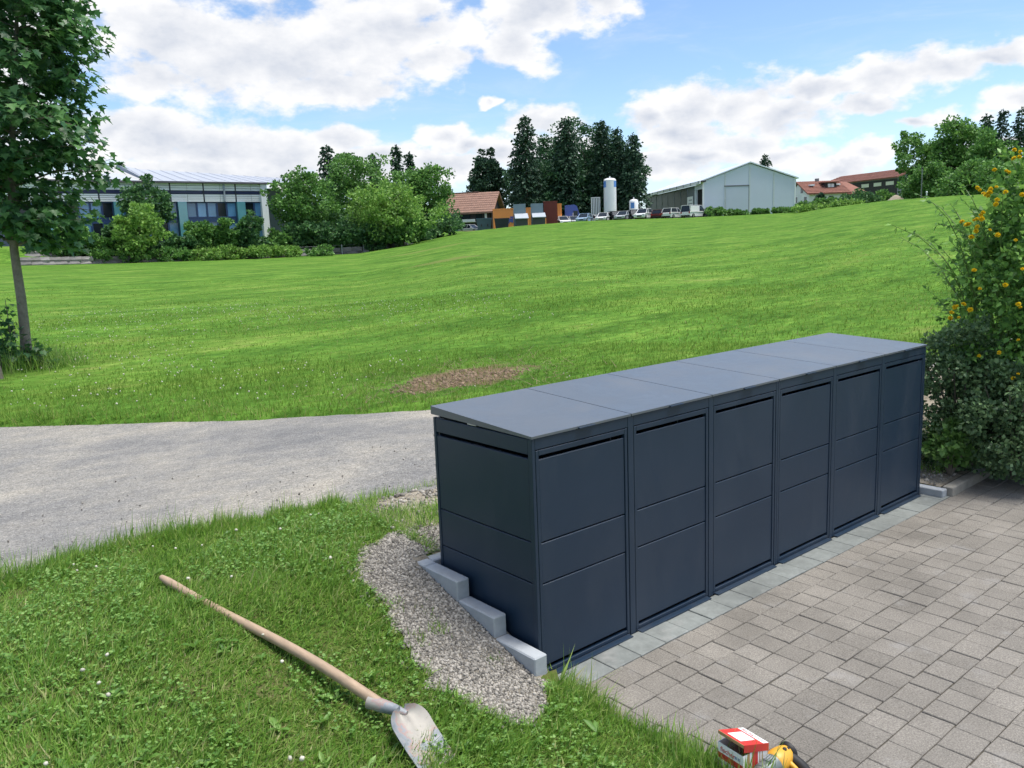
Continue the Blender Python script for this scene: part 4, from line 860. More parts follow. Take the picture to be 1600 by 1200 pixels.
def maple():
    p = hit(42, 574); Rm = math.hypot(p[0]-CAM[0], p[1]-CAM[1]); base = np.array([p[0], p[1], gz(p[0], p[1])])
    t = thing('maple_tree', 'young maple tree with pale trunk and dark leaves at the left', 'tree', tuple(base))
    path = [np.array(dist_pt(u, v, Rm))-base for u, v in ((43, 582), (41, 545), (38, 510), (33, 465), (27, 425), (22, 390), (19, 340), (18, 270), (20, 200), (24, 120), (26, 40), (25, -40), (24, -120))]
    rr = [.098, .078, .070, .066, .062, .057, .05, .05, .042, .034, .026, .018, .008]
    mb = MB(); mb.tube(path, rr, 12); P = []; O = []
    half = lambda v: np.interp(v, [-120, -60, 0, 60, 100, 180, 260, 330, 380, 420], [18, 48, 84, 108, 116, 112, 110, 104, 80, 36])
    pv = [582, 545, 510, 465, 425, 390, 340, 270, 200, 120, 40, -40, -120]
    for i in range(70):
        v = 392 - 507*(i+random.random())/70; k = np.interp(v, pv[::-1], np.arange(13)[::-1]); k0 = int(min(11, k)); f = k-k0; o = path[k0]*(1-f)+path[k0+1]*f
        a = 2.399*i + random.uniform(-.3, .3); L_ = half(v)/F_PX*Rm*random.uniform(.62, 1.08); rise = random.uniform(.15, .55)
        d = np.array([math.cos(a), math.sin(a), 0]); e = o + d*L_ + np.array([0, 0, L_*rise-.15]); m_ = o + d*L_*.5 + np.array([0, 0, L_*rise*.62]); r0 = float(np.interp(k, range(13), rr))*.42
        mb.tube([o, m_, e], [r0, r0*.6, .006], 6, cap=False)
        nl = int(42+92*L_)
        s = rng.uniform(.18, 1.05, nl)**.8; Q = (1-s)[:, None]**2*o + 2*(s*(1-s))[:, None]*m_ + (s*s)[:, None]*e
        spread = .13+.20*s*(L_/1.5); off = rdir(nl)*spread[:, None]*np.array([1, 1, .8]); P.append(Q+off); O.append(d*.6+off*2.2)
        for q in range(3):
            s0 = random.uniform(.4, .9); b0 = (1-s0)**2*o+2*s0*(1-s0)*m_+s0*s0*e; b1 = b0 + (d*.25+rdir(1)[0]*.30)*random.uniform(.6, 1.2); mb.tube([b0, b1], [.007, .003], 4, cap=False)
            c = 11; P.append(b1 + rdir(c)*.11); O.append(np.repeat([d], c, 0)*.7 + rdir(c)*.5)
    P = np.concatenate(P); O = np.concatenate(O); V, Fs = hang_leaves(P, O, .122); link('crown', np_mesh('crown', V, Fs, M['maple']), t); mb.build('trunk', BARK2, t, True)
    # suckers round the foot
    s = thing('maple_sapling', 'leafy suckers growing at the foot of the maple', 'sapling', tuple(base)); mb = MB(); P = []; O = []
    for (u, v, b) in ((8, 468, 22), (20, 500, 26), (2, 520, 10), (62, 545, 55), (55, 530, 50), (70, 560, 60), (30, 550, 34), (-20, 480, 4), (45, 560, 45)):
        e = np.array(dist_pt(u, v, Rm-.2))-base; o = np.array(dist_pt(b, 578, Rm-.15))-base; o[2] = 0; mb.tube([o, (o+e)/2+rdir(1)[0]*.05, e], [.012, .009, .004], 5)
        n = 34; f = rng.uniform(.15, 1, n); P.append(o+(e-o)*f[:, None]+rdir(n)*.14*np.array([1, 1, .5])); O.append(rdir(n)*.8)
    V, Fs = hang_leaves(np.concatenate(P), np.concatenate(O), .105); link('leaves', np_mesh('leaves', V, Fs, M['maple']), s); mb.build('stems', BARK, s)
    n = 1300; a = rng.normal(0, .38, n); b = rng.normal(0, .38, n); B_ = blades(np.stack([a, b, np.zeros(n)-.02], -1), rng.uniform(.12, .42, n), rng.uniform(.006, .012, n), np.abs(rng.normal(.3, .22, n))); link('long_grass', np_mesh('long_grass', *B_, M['lawngrass']), s)
    q = hit(-3, 592); mb = MB(); mb.tube([(0, 0, -.1), (-.02, .01, .15), (-.10, .04, .42)], [.085, .075, .07], 12); o = mb.build('post_stump', BARK); o.location = (q[0], q[1], gz(q[0], q[1])); tag(o, 'dark leaning stump of a post at the left edge beside the maple', 'post')
maple()

def kerria():
    bx, by = far_xy(1608, 8.35); bz = .30
    t = thing('kerria_shrub', 'tall shrub with yellow pompom flowers at the right edge', 'shrub', (bx, by, bz)); b = np.array([bx, by, bz])
    view = np.array([bx-CAM[0], by-CAM[1], 0]); view /= np.linalg.norm(view); right = np.array([view[1], -view[0], 0])
    parts = []; mb = MB(); LP = []; LD = []
    ctr = np.array([0, 0, 1.28]) + right*.20
    parts.append(crown_cards(ctr-np.array([0, 0, .12]), .92, .80, 1.2, 300, 60, .048, .16, .8, LEAF, .18, .6))
    parts.append(crown_cards(ctr+np.array([0, 0, .52])+right*.05, .66, .6, .72, 90, 52, .052, .2, .8, LEAF, .22, .6))
    for i in range(95):
        a = random.uniform(0, 6.283); h = random.uniform(.9, 2.45); l = random.uniform(.25, .95); o = rdir(1)[0]*np.array([.3, .3, 0]); d = np.array([math.cos(a), math.sin(a), 0])
        pts = [o + d*l*s**2.0 + np.array([0, 0, h*(s*1.25-.32*s*s*s)]) for s in np.linspace(0, 1, 8)]; mb.tube(pts, [.007, .0065, .006, .0055, .005, .004, .003, .002], 4, cap=False)
        for s in np.linspace(.35, 1, 26): k = s*7; k0 = min(6, int(k)); LP.append(pts[k0]*(1-(k-k0))+pts[k0+1]*(k-k0)); LD.append(d*.7+rdir(1)[0]*.9)
    # thin arching shoots leaning out towards the meadow
    for (u0, v0, u1, v1, u2, v2) in ((1530, 470, 1490, 400, 1452, 372), (1535, 440, 1500, 330, 1484, 318), (1530, 520, 1490, 440, 1462, 425), (1560, 330, 1530, 270, 1500, 296), (1520, 560, 1480, 470, 1448, 452), (1540, 400, 1500, 345, 1460, 352), (1590, 270, 1575, 235, 1556, 240)):
        A, B, C_ = (np.array(dist_pt(u, v, 8.0))-b for u, v in ((u0, v0), (u1, v1), (u2, v2))); pts = [(1-s)**2*A+2*s*(1-s)*B+s*s*C_ for s in np.linspace(0, 1, 7)]; mb.tube(pts, [.004, .0038, .0035, .003, .0027, .002, .0015], 4, cap=False)
        for s in np.linspace(.1, 1, 15): LP.append((1-s)**2*A+2*s*(1-s)*B+s*s*C_); LD.append(rdir(1)[0]-right*.3)
    mb.build('stems', simple('green_stems', (.08, .14, .03), .6), t)
    LP = np.array(LP); LD = np.array(LD); n = len(LP); S = rng.uniform(.035, .075, n); parts.append(scatter(LEAF[0], LEAF[1], LP, basis(LD, rng.uniform(0, 6, n)), np.stack([S*.5, S, S], -1)))
    V, Fs = merge(parts); link('foliage', np_mesh('foliage', V, Fs, M['kerria']), t)
    n = 90; D = rdir(n); sz = rng.uniform(.013, .019, n); V, Fs = scatter(OVAL[0], OVAL[1], D*.006, basis(D, rng.uniform(0, 6, n)), np.stack([sz*1.1, sz, sz], -1))
    fm = np_mesh('flower', V, Fs, leaf_mat('yellow_petals', gstops((.66, .44, .005), (.84, .63, .012), (.88, .74, .06)), .1, .5, .1, 20, .3))
    FL = [(1585,234),(1594,237),(1584,247),(1593,245),(1554,265),(1573,267),(1577,269),(1527,293),(1531,297),(1537,302),(1541,304),(1547,300),(1544,306),(1548,295),(1557,292),(1571,300),(1558,312),(1556,319),(1597,304),(1536,332),(1533,336),(1522,344),(1526,342),(1534,342),(1510,351),(1513,350),(1503,346),(1527,354),(1525,361),(1518,370),(1547,359),(1559,367),(1587,375),(1522,422),(1531,451),(1571,445),(1506,475),(1492,480),(1495,478),(1487,488),(1485,497),(1498,496),(1516,484),(1591,475),(1594,480),(1591,531),(1530,556),(1468,530),(1583,591),(1591,584),(1561,551),(1598,420),(1612,300),(1625,270),(1640,340),(1660,420)]
    for (u, v) in FL:
        d = ray(u, v); d = d/np.linalg.norm(d); best = None
        for (cc, ax) in ((ctr, (.92, .80, 1.34)), (ctr+np.array([0, 0, .52])+right*.05, (.66, .6, .72))):
            o = (CAM-b-cc)/np.array(ax); q = d/np.array(ax); A = q@q; B = 2*o@q; Cc = o@o-1.08; ds = B*B-4*A*Cc
            if ds > 0:
                tt = (-B-math.sqrt(ds))/(2*A); best = tt if best is None else min(best, tt)
        if best is None: best = 8.05/math.hypot(d[0], d[1])
        if best*math.hypot(d[0], d[1]) < 7.45: best = 7.45/math.hypot(d[0], d[1])
        P = CAM + d*(best-.05) - b; o = link('flower', fm, t, tuple(P)); o.rotation_euler = (random.uniform(-.6, .6), random.uniform(-.6, .6), random.uniform(0, 6)); s = random.uniform(.6, 1.05); o.scale = (s, s, s*random.uniform(.6, 1.0))
kerria()
def near_shrub(name, label, u, v, Rh, wpx, hpx, mat, leaf, ncl, per, tmpl=CARD, lobes=.2, cs=.2):
    c = np.array(dist_pt(u, v, Rh)); rx = wpx/F_PX*Rh; rz = hpx/F_PX*Rh; bz = max(.02, float(SOILP(np.array(c[0]), np.array(c[1])))); t = thing(name, label, 'shrub', (c[0], c[1], bz))
    V, Fs = crown_cards((0, 0, c[2]-bz), rx, rx*.9, rz, ncl, per, leaf, lobes, .8, tmpl, cs, .6); V[:, 2] = np.maximum(V[:, 2], .0)
    link('foliage', np_mesh('foliage', V, Fs, mat), t); mb = MB()
    for i in range(14): a = i*2.4; mb.tube([(0, 0, -.02), (math.cos(a)*rx*.3, math.sin(a)*rx*.3, rz*.7), (math.cos(a)*rx*.75, math.sin(a)*rx*.75, rz*1.4)], [.012, .009, .004], 5)
    mb.build('stems', BARK, t)
near_shrub('evergreen_shrub', 'dense dark evergreen shrub touching the far end of the bin store', 1500, 622, 7.85, 62, 104, M['evergreen'], .034, 170, 60)
near_shrub('evergreen_shrub', 'dark green shrub under the yellow flowers, overhanging the paving', 1585, 665, 7.75, 74, 92, M['evergreen'], .036, 170, 60)
near_shrub('leafy_shrub', 'low light green leafy plant at the foot of the evergreen', 1487, 690, 7.55, 34, 28, M['fresh'], .05, 34, 34, LEAF)
near_shrub('evergreen_shrub', 'evergreen shrub at the right edge of the picture, beyond the flowers', 1680, 600, 8.6, 90, 140, M['evergreen'], .04, 130, 50)

TL = 'broadleaf trees between the office and the farm'; SB = 'shrubs in front of the office'; CG = 'tall trees behind the car park'; RG = 'trees beyond the barn'
for a in [
 ('bush', 'round dark green bush nearest the maple, left of the bright green tree', 122, 92, 342, 70, M['bl_mid'], SB, True),
 ('bush', 'small grey green bush between the round bush and the bright tree', 158, 91.5, 360, 40, M['bl_mid'], SB, True),
 ('bush', 'dark upright bush just left of the bright green tree', 185, 95, 338, 42, M['bl_dark'], SB, True),
 ('small_tree', 'bright light green young tree in front of the office windows', 222, 91, 325, 78, M['bl_light'], SB, False),
 ('small_tree', 'taller dark tree rising behind the bright green tree', 243, 97, 283, 78, M['bl_dark'], SB, False),
 ('bush', 'low dark bush just right of the bright green tree', 281, 92, 357, 48, M['bl_dark'], SB, True),
 ('bush', 'mid green bush under the office windows, right of the low dark bush', 320, 93, 336, 54, M['bl_mid'], SB, True),
 ('small_tree', 'thin multi stemmed small tree between two round bushes', 357, 92.5, 340, 40, M['bl_mid'], SB, False),
 ('bush', 'dark round bush below the office corner', 395, 93, 328, 54, M['bl_dark'], SB, True),
 ('bush', 'small bush between the office corner and the big trees', 430, 94, 352, 40, M['bl_mid'], SB, True),
 ('broadleaf_tree', 'big round tree standing right of the office corner', 474, 98, 264, 92, M['bl_mid'], TL, False),
 ('broadleaf_tree', 'broad domed tree, tallest of the green group in the middle left', 560, 107, 240, 112, M['bl_mid'], TL, False),
 ('broadleaf_tree', 'pale loose crowned tree in front of the domed tree', 612, 98, 284, 128, M['bl_light'], TL, False),
 ('broadleaf_tree', 'green tree at the right end of the group beside the tiled roof', 668, 108, 250, 100, M['bl_mid'], TL, False),
 ('bush', 'light bush at the fence below the pale tree', 632, 96, 345, 60, M['bl_mid'], TL, True),
 ('bush', 'dark bush at the fence end near the green bin', 690, 106, 338, 62, M['bl_dark'], TL, True),
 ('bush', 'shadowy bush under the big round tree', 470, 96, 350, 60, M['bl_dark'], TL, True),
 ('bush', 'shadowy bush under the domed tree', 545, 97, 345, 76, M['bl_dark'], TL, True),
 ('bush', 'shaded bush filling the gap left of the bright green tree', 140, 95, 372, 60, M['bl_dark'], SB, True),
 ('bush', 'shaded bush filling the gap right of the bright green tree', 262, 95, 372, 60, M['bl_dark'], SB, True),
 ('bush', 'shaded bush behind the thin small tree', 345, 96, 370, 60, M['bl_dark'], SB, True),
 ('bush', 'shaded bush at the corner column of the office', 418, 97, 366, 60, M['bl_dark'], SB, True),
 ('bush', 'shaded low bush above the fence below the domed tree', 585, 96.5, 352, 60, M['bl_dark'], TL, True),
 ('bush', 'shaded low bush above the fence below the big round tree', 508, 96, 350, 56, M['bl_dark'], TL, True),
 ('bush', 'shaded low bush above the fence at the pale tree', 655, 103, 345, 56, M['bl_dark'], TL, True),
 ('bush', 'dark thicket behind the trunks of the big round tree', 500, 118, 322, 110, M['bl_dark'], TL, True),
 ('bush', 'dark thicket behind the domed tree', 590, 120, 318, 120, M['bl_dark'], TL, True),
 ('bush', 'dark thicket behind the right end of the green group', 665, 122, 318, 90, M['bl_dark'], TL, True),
 ('broadleaf_tree', 'light green tree behind the containers', 832, 158, 250, 84, M['bl_deep'], CG, False),
 ('broadleaf_tree', 'huge dark broadleaf tree behind the white tanks', 922, 162, 200, 126, M['bl_deep'], CG, False),
 ('broadleaf_tree', 'dark tree filling the gap between the two tall conifers', 862, 168, 203, 70, M['bl_deep'], CG, False),
 ('broadleaf_tree', 'dark low tree behind the blue lorry cab', 893, 156, 255, 90, M['bl_deep'], CG, False),
 ('broadleaf_tree', 'dark low tree behind the small white tank', 972, 163, 225, 74, M['bl_deep'], CG, False),
 ('broadleaf_tree', 'leftmost broadleaf tree behind the barn gable', 1440, 150, 216, 72, M['bl_mid'], RG, False),
 ('broadleaf_tree', 'tallest round tree beyond the barn', 1494, 148, 188, 88, M['bl_mid'], RG, False),
 ('broadleaf_tree', 'green tree between the round tree and the dark firs', 1540, 140, 212, 66, M['bl_mid'], RG, False),
 ('bush', 'large bush at the barn corner, by the thin pole', 1447, 126, 258, 66, M['bl_mid'], RG, True),
 ('bush', 'wide bush on the field edge below the round tree', 1512, 116, 248, 84, M['bl_mid'], RG, True),
 ('bush', 'bush on the field edge behind the yellow flowers', 1580, 112, 250, 84, M['bl_mid'], RG, True),
 ('bush', 'bush on the field edge at the far right', 1660, 110, 245, 90, M['bl_mid'], RG, True)]:
    broadleaf(a[0], a[1], a[2], a[3], a[4]+(9 if a[7] == SB and a[8] else 0), a[5]*(.9 if a[7] == SB else 1), a[6], a[7], low=a[8], cat='bush' if a[0] == 'bush' else 'tree', dens=1.25 if a[3] < 130 else 1.1, leaf=.30 if a[3] < 130 else .42)
for a in [
 ('conifer_tree', 'dark conifer peeping over the domed tree', 522, 138, 227, 52, TL), ('conifer_tree', 'narrow spruce top above the right end of the green group', 628, 130, 227, 26, TL),
 ('conifer_tree', 'second smaller spruce top beside the narrow one', 648, 135, 238, 20, TL), ('conifer_tree', 'very thin spruce tip behind the domed tree', 591, 135, 240, 12, TL),
 ('conifer_tree', 'tall dense conifer at the left of the dark tree group', 826, 152, 180, 74, CG), ('conifer_tree', 'pointed conifer in the middle of the dark tree group', 889, 153, 183, 70, CG),
 ('conifer_tree', 'dark conifer tip left of the right hand spruces', 943, 154, 187, 56, CG), ('conifer_tree', 'dark conifer behind the tall white tank', 968, 153, 199, 54, CG),
 ('conifer_tree', 'slim conical spruce at the right end of the dark group', 991, 151, 208, 54, CG), ('conifer_tree', 'small dark fir top showing over the hall roof', 1194, 215, 241, 34, None),
 ('fir_tree', 'left one of the three dark firs at the right', 1532, 158, 179, 34, RG), ('fir_tree', 'middle one of the three dark firs at the right', 1557, 156, 173, 34, RG), ('fir_tree', 'right one of the three dark firs, above the yellow flowers', 1586, 154, 169, 42, RG)]:
    conifer(a[0], a[1], a[2], a[3], a[4], a[5], a[6], leaf=.55, thin=.9 if a[0] == 'conifer_tree' else .62, power=.50 if a[5] > 30 else .7)
def pine():
    t = broadleaf('pine_tree', 'single dark pine behind the tiled house', 766, 165, 240, 66, M['conifer'], None, leaf=.5, dens=1.3, cfrac=.05)
pine()
broadleaf('conifer_bush', 'dark bushy conifer in front of the white house', 1280, 160, 294, 17, M['conifer'], None, low=True, leaf=.3, cat='bush')
WH = 'weeds and scrub along the field edge'
for i, (u, rr, v, w, lab, mt) in enumerate([(1118, 139, 325, 36, 'weed clump at the left corner of the hall front', 'bl_mid'), (1150, 139, 330, 34, 'low weeds under the hall door', 'bl_mid'), (1185, 139, 328, 34, 'weed clump right of the hall door', 'bl_mid'), (1222, 139, 326, 40, 'weed clump at the right corner of the hall', 'bl_mid'),
      (1262, 134, 318, 46, 'scrub below the gable of the white house', 'bl_mid'), (1300, 131, 310, 50, 'scrub bank in front of the white house wall', 'bl_mid'), (1340, 129, 304, 56, 'tall scrub bank left of the sand heap', 'bl_dark'), (1372, 131, 302, 44, 'scrub bank below the barn windows', 'bl_mid'),
      (1275, 129, 322, 60, 'pale weeds at the edge of the mown field', 'bl_light'), (1325, 125, 316, 50, 'pale weeds left of the sand heap', 'bl_light')]):
    broadleaf('scrub', lab, u, rr, v, w, M[mt], WH, low=True, leaf=.3, cat='scrub', dens=1.0)
LS = 'low groundcover shrubs above the stone wall'
for i, (u, v, w, lab) in enumerate([(160, 390, 50, 'groundcover at the left end of the stone wall'), (212, 391, 44, 'groundcover below the bright green tree'), (268, 390, 56, 'groundcover right below the low dark bush'), (318, 387, 50, 'bright groundcover below the mid green bush'), (362, 386, 50, 'bright groundcover left of the white slab'), (408, 384, 50, 'bright groundcover above the white slab'), (450, 385, 46, 'groundcover right of the white slab'), (500, 386, 40, 'groundcover above the fence below the big round tree')]):
    broadleaf('groundcover_shrub', lab, u, 91.2, v, w, M['bl_light'] if 300 < u < 460 else M['bl_mid'], LS, low=True, leaf=.22, cat='shrub')

# ================================================================== BUILDINGS
GLASS = simple('sky_painted_glass', (.09, .22, .40), .15, 0, .25, .35, spec=.8, objvar=.4); DGLASS = simple('dark_glass', (.012, .018, .026), .16, 0, .2, .5, spec=.4)  # the lighter panes carry the reflected sky in their base colour
TEAL = simple('teal_glass', (.10, .28, .34), .1, 0, .15, .5, spec=.8); BLUEF = simple('blue_frame', (.02, .05, .14), .4); WHITEC = simple('white_cladding', (.84, .86, .90), .5, 0, .06, .5, objvar=.05)
ROOFM = simple('grey_roof_metal', (.34, .37, .43), .85, 0, .05, .25, spec=.1); STEELW = simple('white_steel', (.74, .76, .79), .45, 0, .04, 1); NAVY = simple('navy_trim', (.015, .025, .09), .4)
HALLG = simple('hall_grey_sheet', (.56, .61, .72), .5, .1, .04, .3); HALLD = simple('hall_dark_sheet', (.045, .058, .072), .5, .1, .08, .4); HALLR = simple('hall_roof_sheet', (.72, .75, .82), .35, .2, .04, .3)
TILE = simple('clay_tiles', (.21, .085, .06), .8, 0, .22, 1.2, objvar=.1); TILE2 = simple('old_clay_tiles', (.24, .14, .105), .85, 0, .28, 1.4); WALLW = simple('white_render', (.68, .70, .72), .85, 0, .06, .6); DWOOD = simple('dark_timber', (.035, .032, .034), .8, 0, .3, 2); GWOOD = simple('grey_timber', (.17, .185, .20), .85, 0, .15, 1.5)

def frame_at(u0, R0, u1, R1):
    """local frame of a building: origin at its front left corner, x along the front, y away from us"""
    A = np.array(far_xy(u0, R0)); B = np.array(far_xy(u1, R1)); d = B-A; Lx = float(np.linalg.norm(d)); return A, math.atan2(d[1], d[0]), Lx
def local_x(A, rz, u):
    """where column u meets the front line"""
    a, _ = az_el(u, horizon_v(u)); dr = np.array([math.cos(YAW-a), math.sin(YAW-a)]); e = np.array([math.cos(rz), math.sin(rz)])
    m_ = np.array([[dr[0], -e[0]], [dr[1], -e[1]]]); s = np.linalg.solve(m_, A-CAM[:2]); return float(s[1]), float(s[0])
def part(t, name, mat, *boxes, **kw):
    mb = MB()
    for b in boxes: mb.box(*b)
    return mb.build(name, mat, t)

def office():
    A, rz, Lx = frame_at(-90, 98, 424, 105); z0 = gz(*A)-.6
    t = thing('office_building', 'long white clad office building with blue windows and swept grey roof', 'building', (A[0], A[1], z0), rz)
    ze = top_z(424, 287, 105)-z0; zc = top_z(424, 315, 105)-z0; zs = top_z(424, 301, 105)-z0; zw = top_z(424, 339, 105)-z0
    part(t, 'wall', simple('office_inner_wall', (.05, .07, .12), .6), (0, Lx, .35, 14, 0, ze-.1))
    nb = 9; bw = Lx/nb
    for i in range(nb):
        x0, x1 = i*bw+.06, (i+1)*bw-.06; w2 = (x1-x0)/2
        for hlf in (0, 1):
            a, b = x0+hlf*w2+.02, x0+(hlf+1)*w2-.02; H1 = (ze-zs-.22)/3; H2 = (zs-.2-zc)/4
            for k in range(3): part(t, 'cladding_slat', WHITEC, (a, b, -.02, .30, zs+.2+k*H1, zs+.2+(k+1)*H1-.045))
            for k in range(4): part(t, 'cladding_slat', WHITEC, (a, b, -.02, .30, zc+k*H2, zc+(k+1)*H2-.045))
        part(t, 'blue_stripe', NAVY, (x0, x1, .05, .3, zs-.17, zs+.17))
        part(t, 'joint_post', simple('joint_dark', (.03, .035, .05), .5) if i == 0 else bpy.data.materials['joint_dark'], (i*bw-.05, i*bw+.05, -.05, .2, zc, ze-.05))
    # ribbon of windows
    x = local_x(A, rz, 40)[0]; xe = local_x(A, rz, 412)[0]; k = 0
    while x < xe-.5:
        w = 1.12
        if k % 6 == 2:
            part(t, 'glass_pier', TEAL, (x, x+.95, -.25, .3, .3, zc-.03)); x += 1.02; k += 1; continue
        f = part(t, 'window', BLUEF, (x, x+.09, .12, .3, zw, zc-.05), (x+w-.09, x+w, .12, .3, zw, zc-.05), (x+.09, x+w-.09, .12, .3, zw, zw+.12), (x+.09, x+w-.09, .12, .3, zc-.15, zc-.05))
        part(f, 'pane', DGLASS if k % 7 in (0, 4) else GLASS, (x+.091, x+w-.091, .2, .24, zw+.121, zc-.151))
        f = part(t, 'window', BLUEF, (x, x+.09, .13, .3, .9, zw-.2), (x+w-.09, x+w, .13, .3, .9, zw-.2), (x+.09, x+w-.09, .13, .3, zw-.5, zw-.2))
        part(f, 'pane', GLASS if k % 3 else DGLASS, (x+.091, x+w-.091, .22, .25, .9, zw-.51)); x += w+.01; k += 1
    part(t, 'spandrel', BLUEF, (0, Lx-1.2, .14, .34, zw-.19, zw-.01))
    part(t, 'corner_column', STEELW, (Lx-.75, Lx+.0, -.35, .9, 0, ze-.02)); part(t, 'downpipe', ROOFM, (local_x(A, rz, 358)[0], local_x(A, rz, 358)[0]+.16, -.25, -.08, zc, ze-.1))
    part(t, 'side_wall', simple('office_side', (.20, .22, .27), .6), (Lx+.01, Lx+3.2, 3, 13, 0, ze-.3))
    part(t, 'eave', simple('eave_dark', (.10, .09, .11), .5), (-.3, Lx+.4, -.6, .4, ze-.08, ze+.10))
    # main roof: plane rising backwards, its top edge falling from the peak to the right
    def pt(u, v, dy):
        A2 = A + dy*np.array([-math.sin(rz), math.cos(rz)]); xx, rr = local_x(A2, rz, u); return (xx, dy, top_z(u, v, rr)-z0)
    mb = MB(); top = [pt(199, 256, 11), pt(212, 259.5, 11), pt(232, 264.5, 11), pt(330, 270, 11), pt(400, 275, 11), pt(442, 277.5, 11)]
    bot = [(p[0] if i else top[0][0]+.4, -.62, ze+.101) for i, p in enumerate(top)]; n = len(top)
    mb.add(top+bot+[(p[0], p[1]+.3, p[2]-.5) for p in top]+[(p[0], p[1]+.4, p[2]-.09) for p in bot], [(n+i, n+i+1, i+1, i) for i in range(n-1)]+[(i, i+1, 2*n+i+1, 2*n+i) for i in range(n-1)]+[(0, 2*n, 3*n, n), (2*n+n-1, n-1, n+n-1, 3*n+n-1)]+[(2*n+i, 2*n+i+1, 3*n+i+1, 3*n+i) for i in range(n-1)])
    rf = mb.build('roof', ROOFM, t)
    for i in range(14):                                    # standing seams
        f = i/13; xx = top[0][0]+.5+(top[-1][0]-top[0][0]-.6)*f; zt = float(np.interp(xx, [p[0] for p in top], [p[2] for p in top])); s = MB(); s.hexa([(xx, -.6, ze+.10), (xx+.05, -.6, ze+.10), (xx+.05, 10.9, zt), (xx, 10.9, zt), (xx, -.6, ze+.125), (xx+.05, -.6, ze+.125), (xx+.05, 10.9, zt+.025), (xx, 10.9, zt+.025)]); s.build('seam', ROOFM, rf)
    mb = MB(); lt = [pt(90, 290, 9), pt(130, 280, 9), pt(155, 273, 9), pt(180, 270.5, 9), pt(199, 271, 9)]; lb = [(p[0], -.62, ze+.102) for p in lt]; n = len(lt)
    mb.add(lt+lb+[(p[0], p[1], p[2]-.4) for p in lt], [(n+i, n+i+1, i+1, i) for i in range(n-1)]+[(i, i+1, 2*n+i+1, 2*n+i) for i in range(n-1)]); lr = mb.build('low_roof', simple('low_roof_metal', (.40, .43, .49), .8, 0, spec=.1), t)
    a = pt(178, 283, 5); part(lr, 'skylight', DGLASS, (a[0], a[0]+1.9, 4.6, 5.4, a[2]+.0, a[2]+.5))
office()

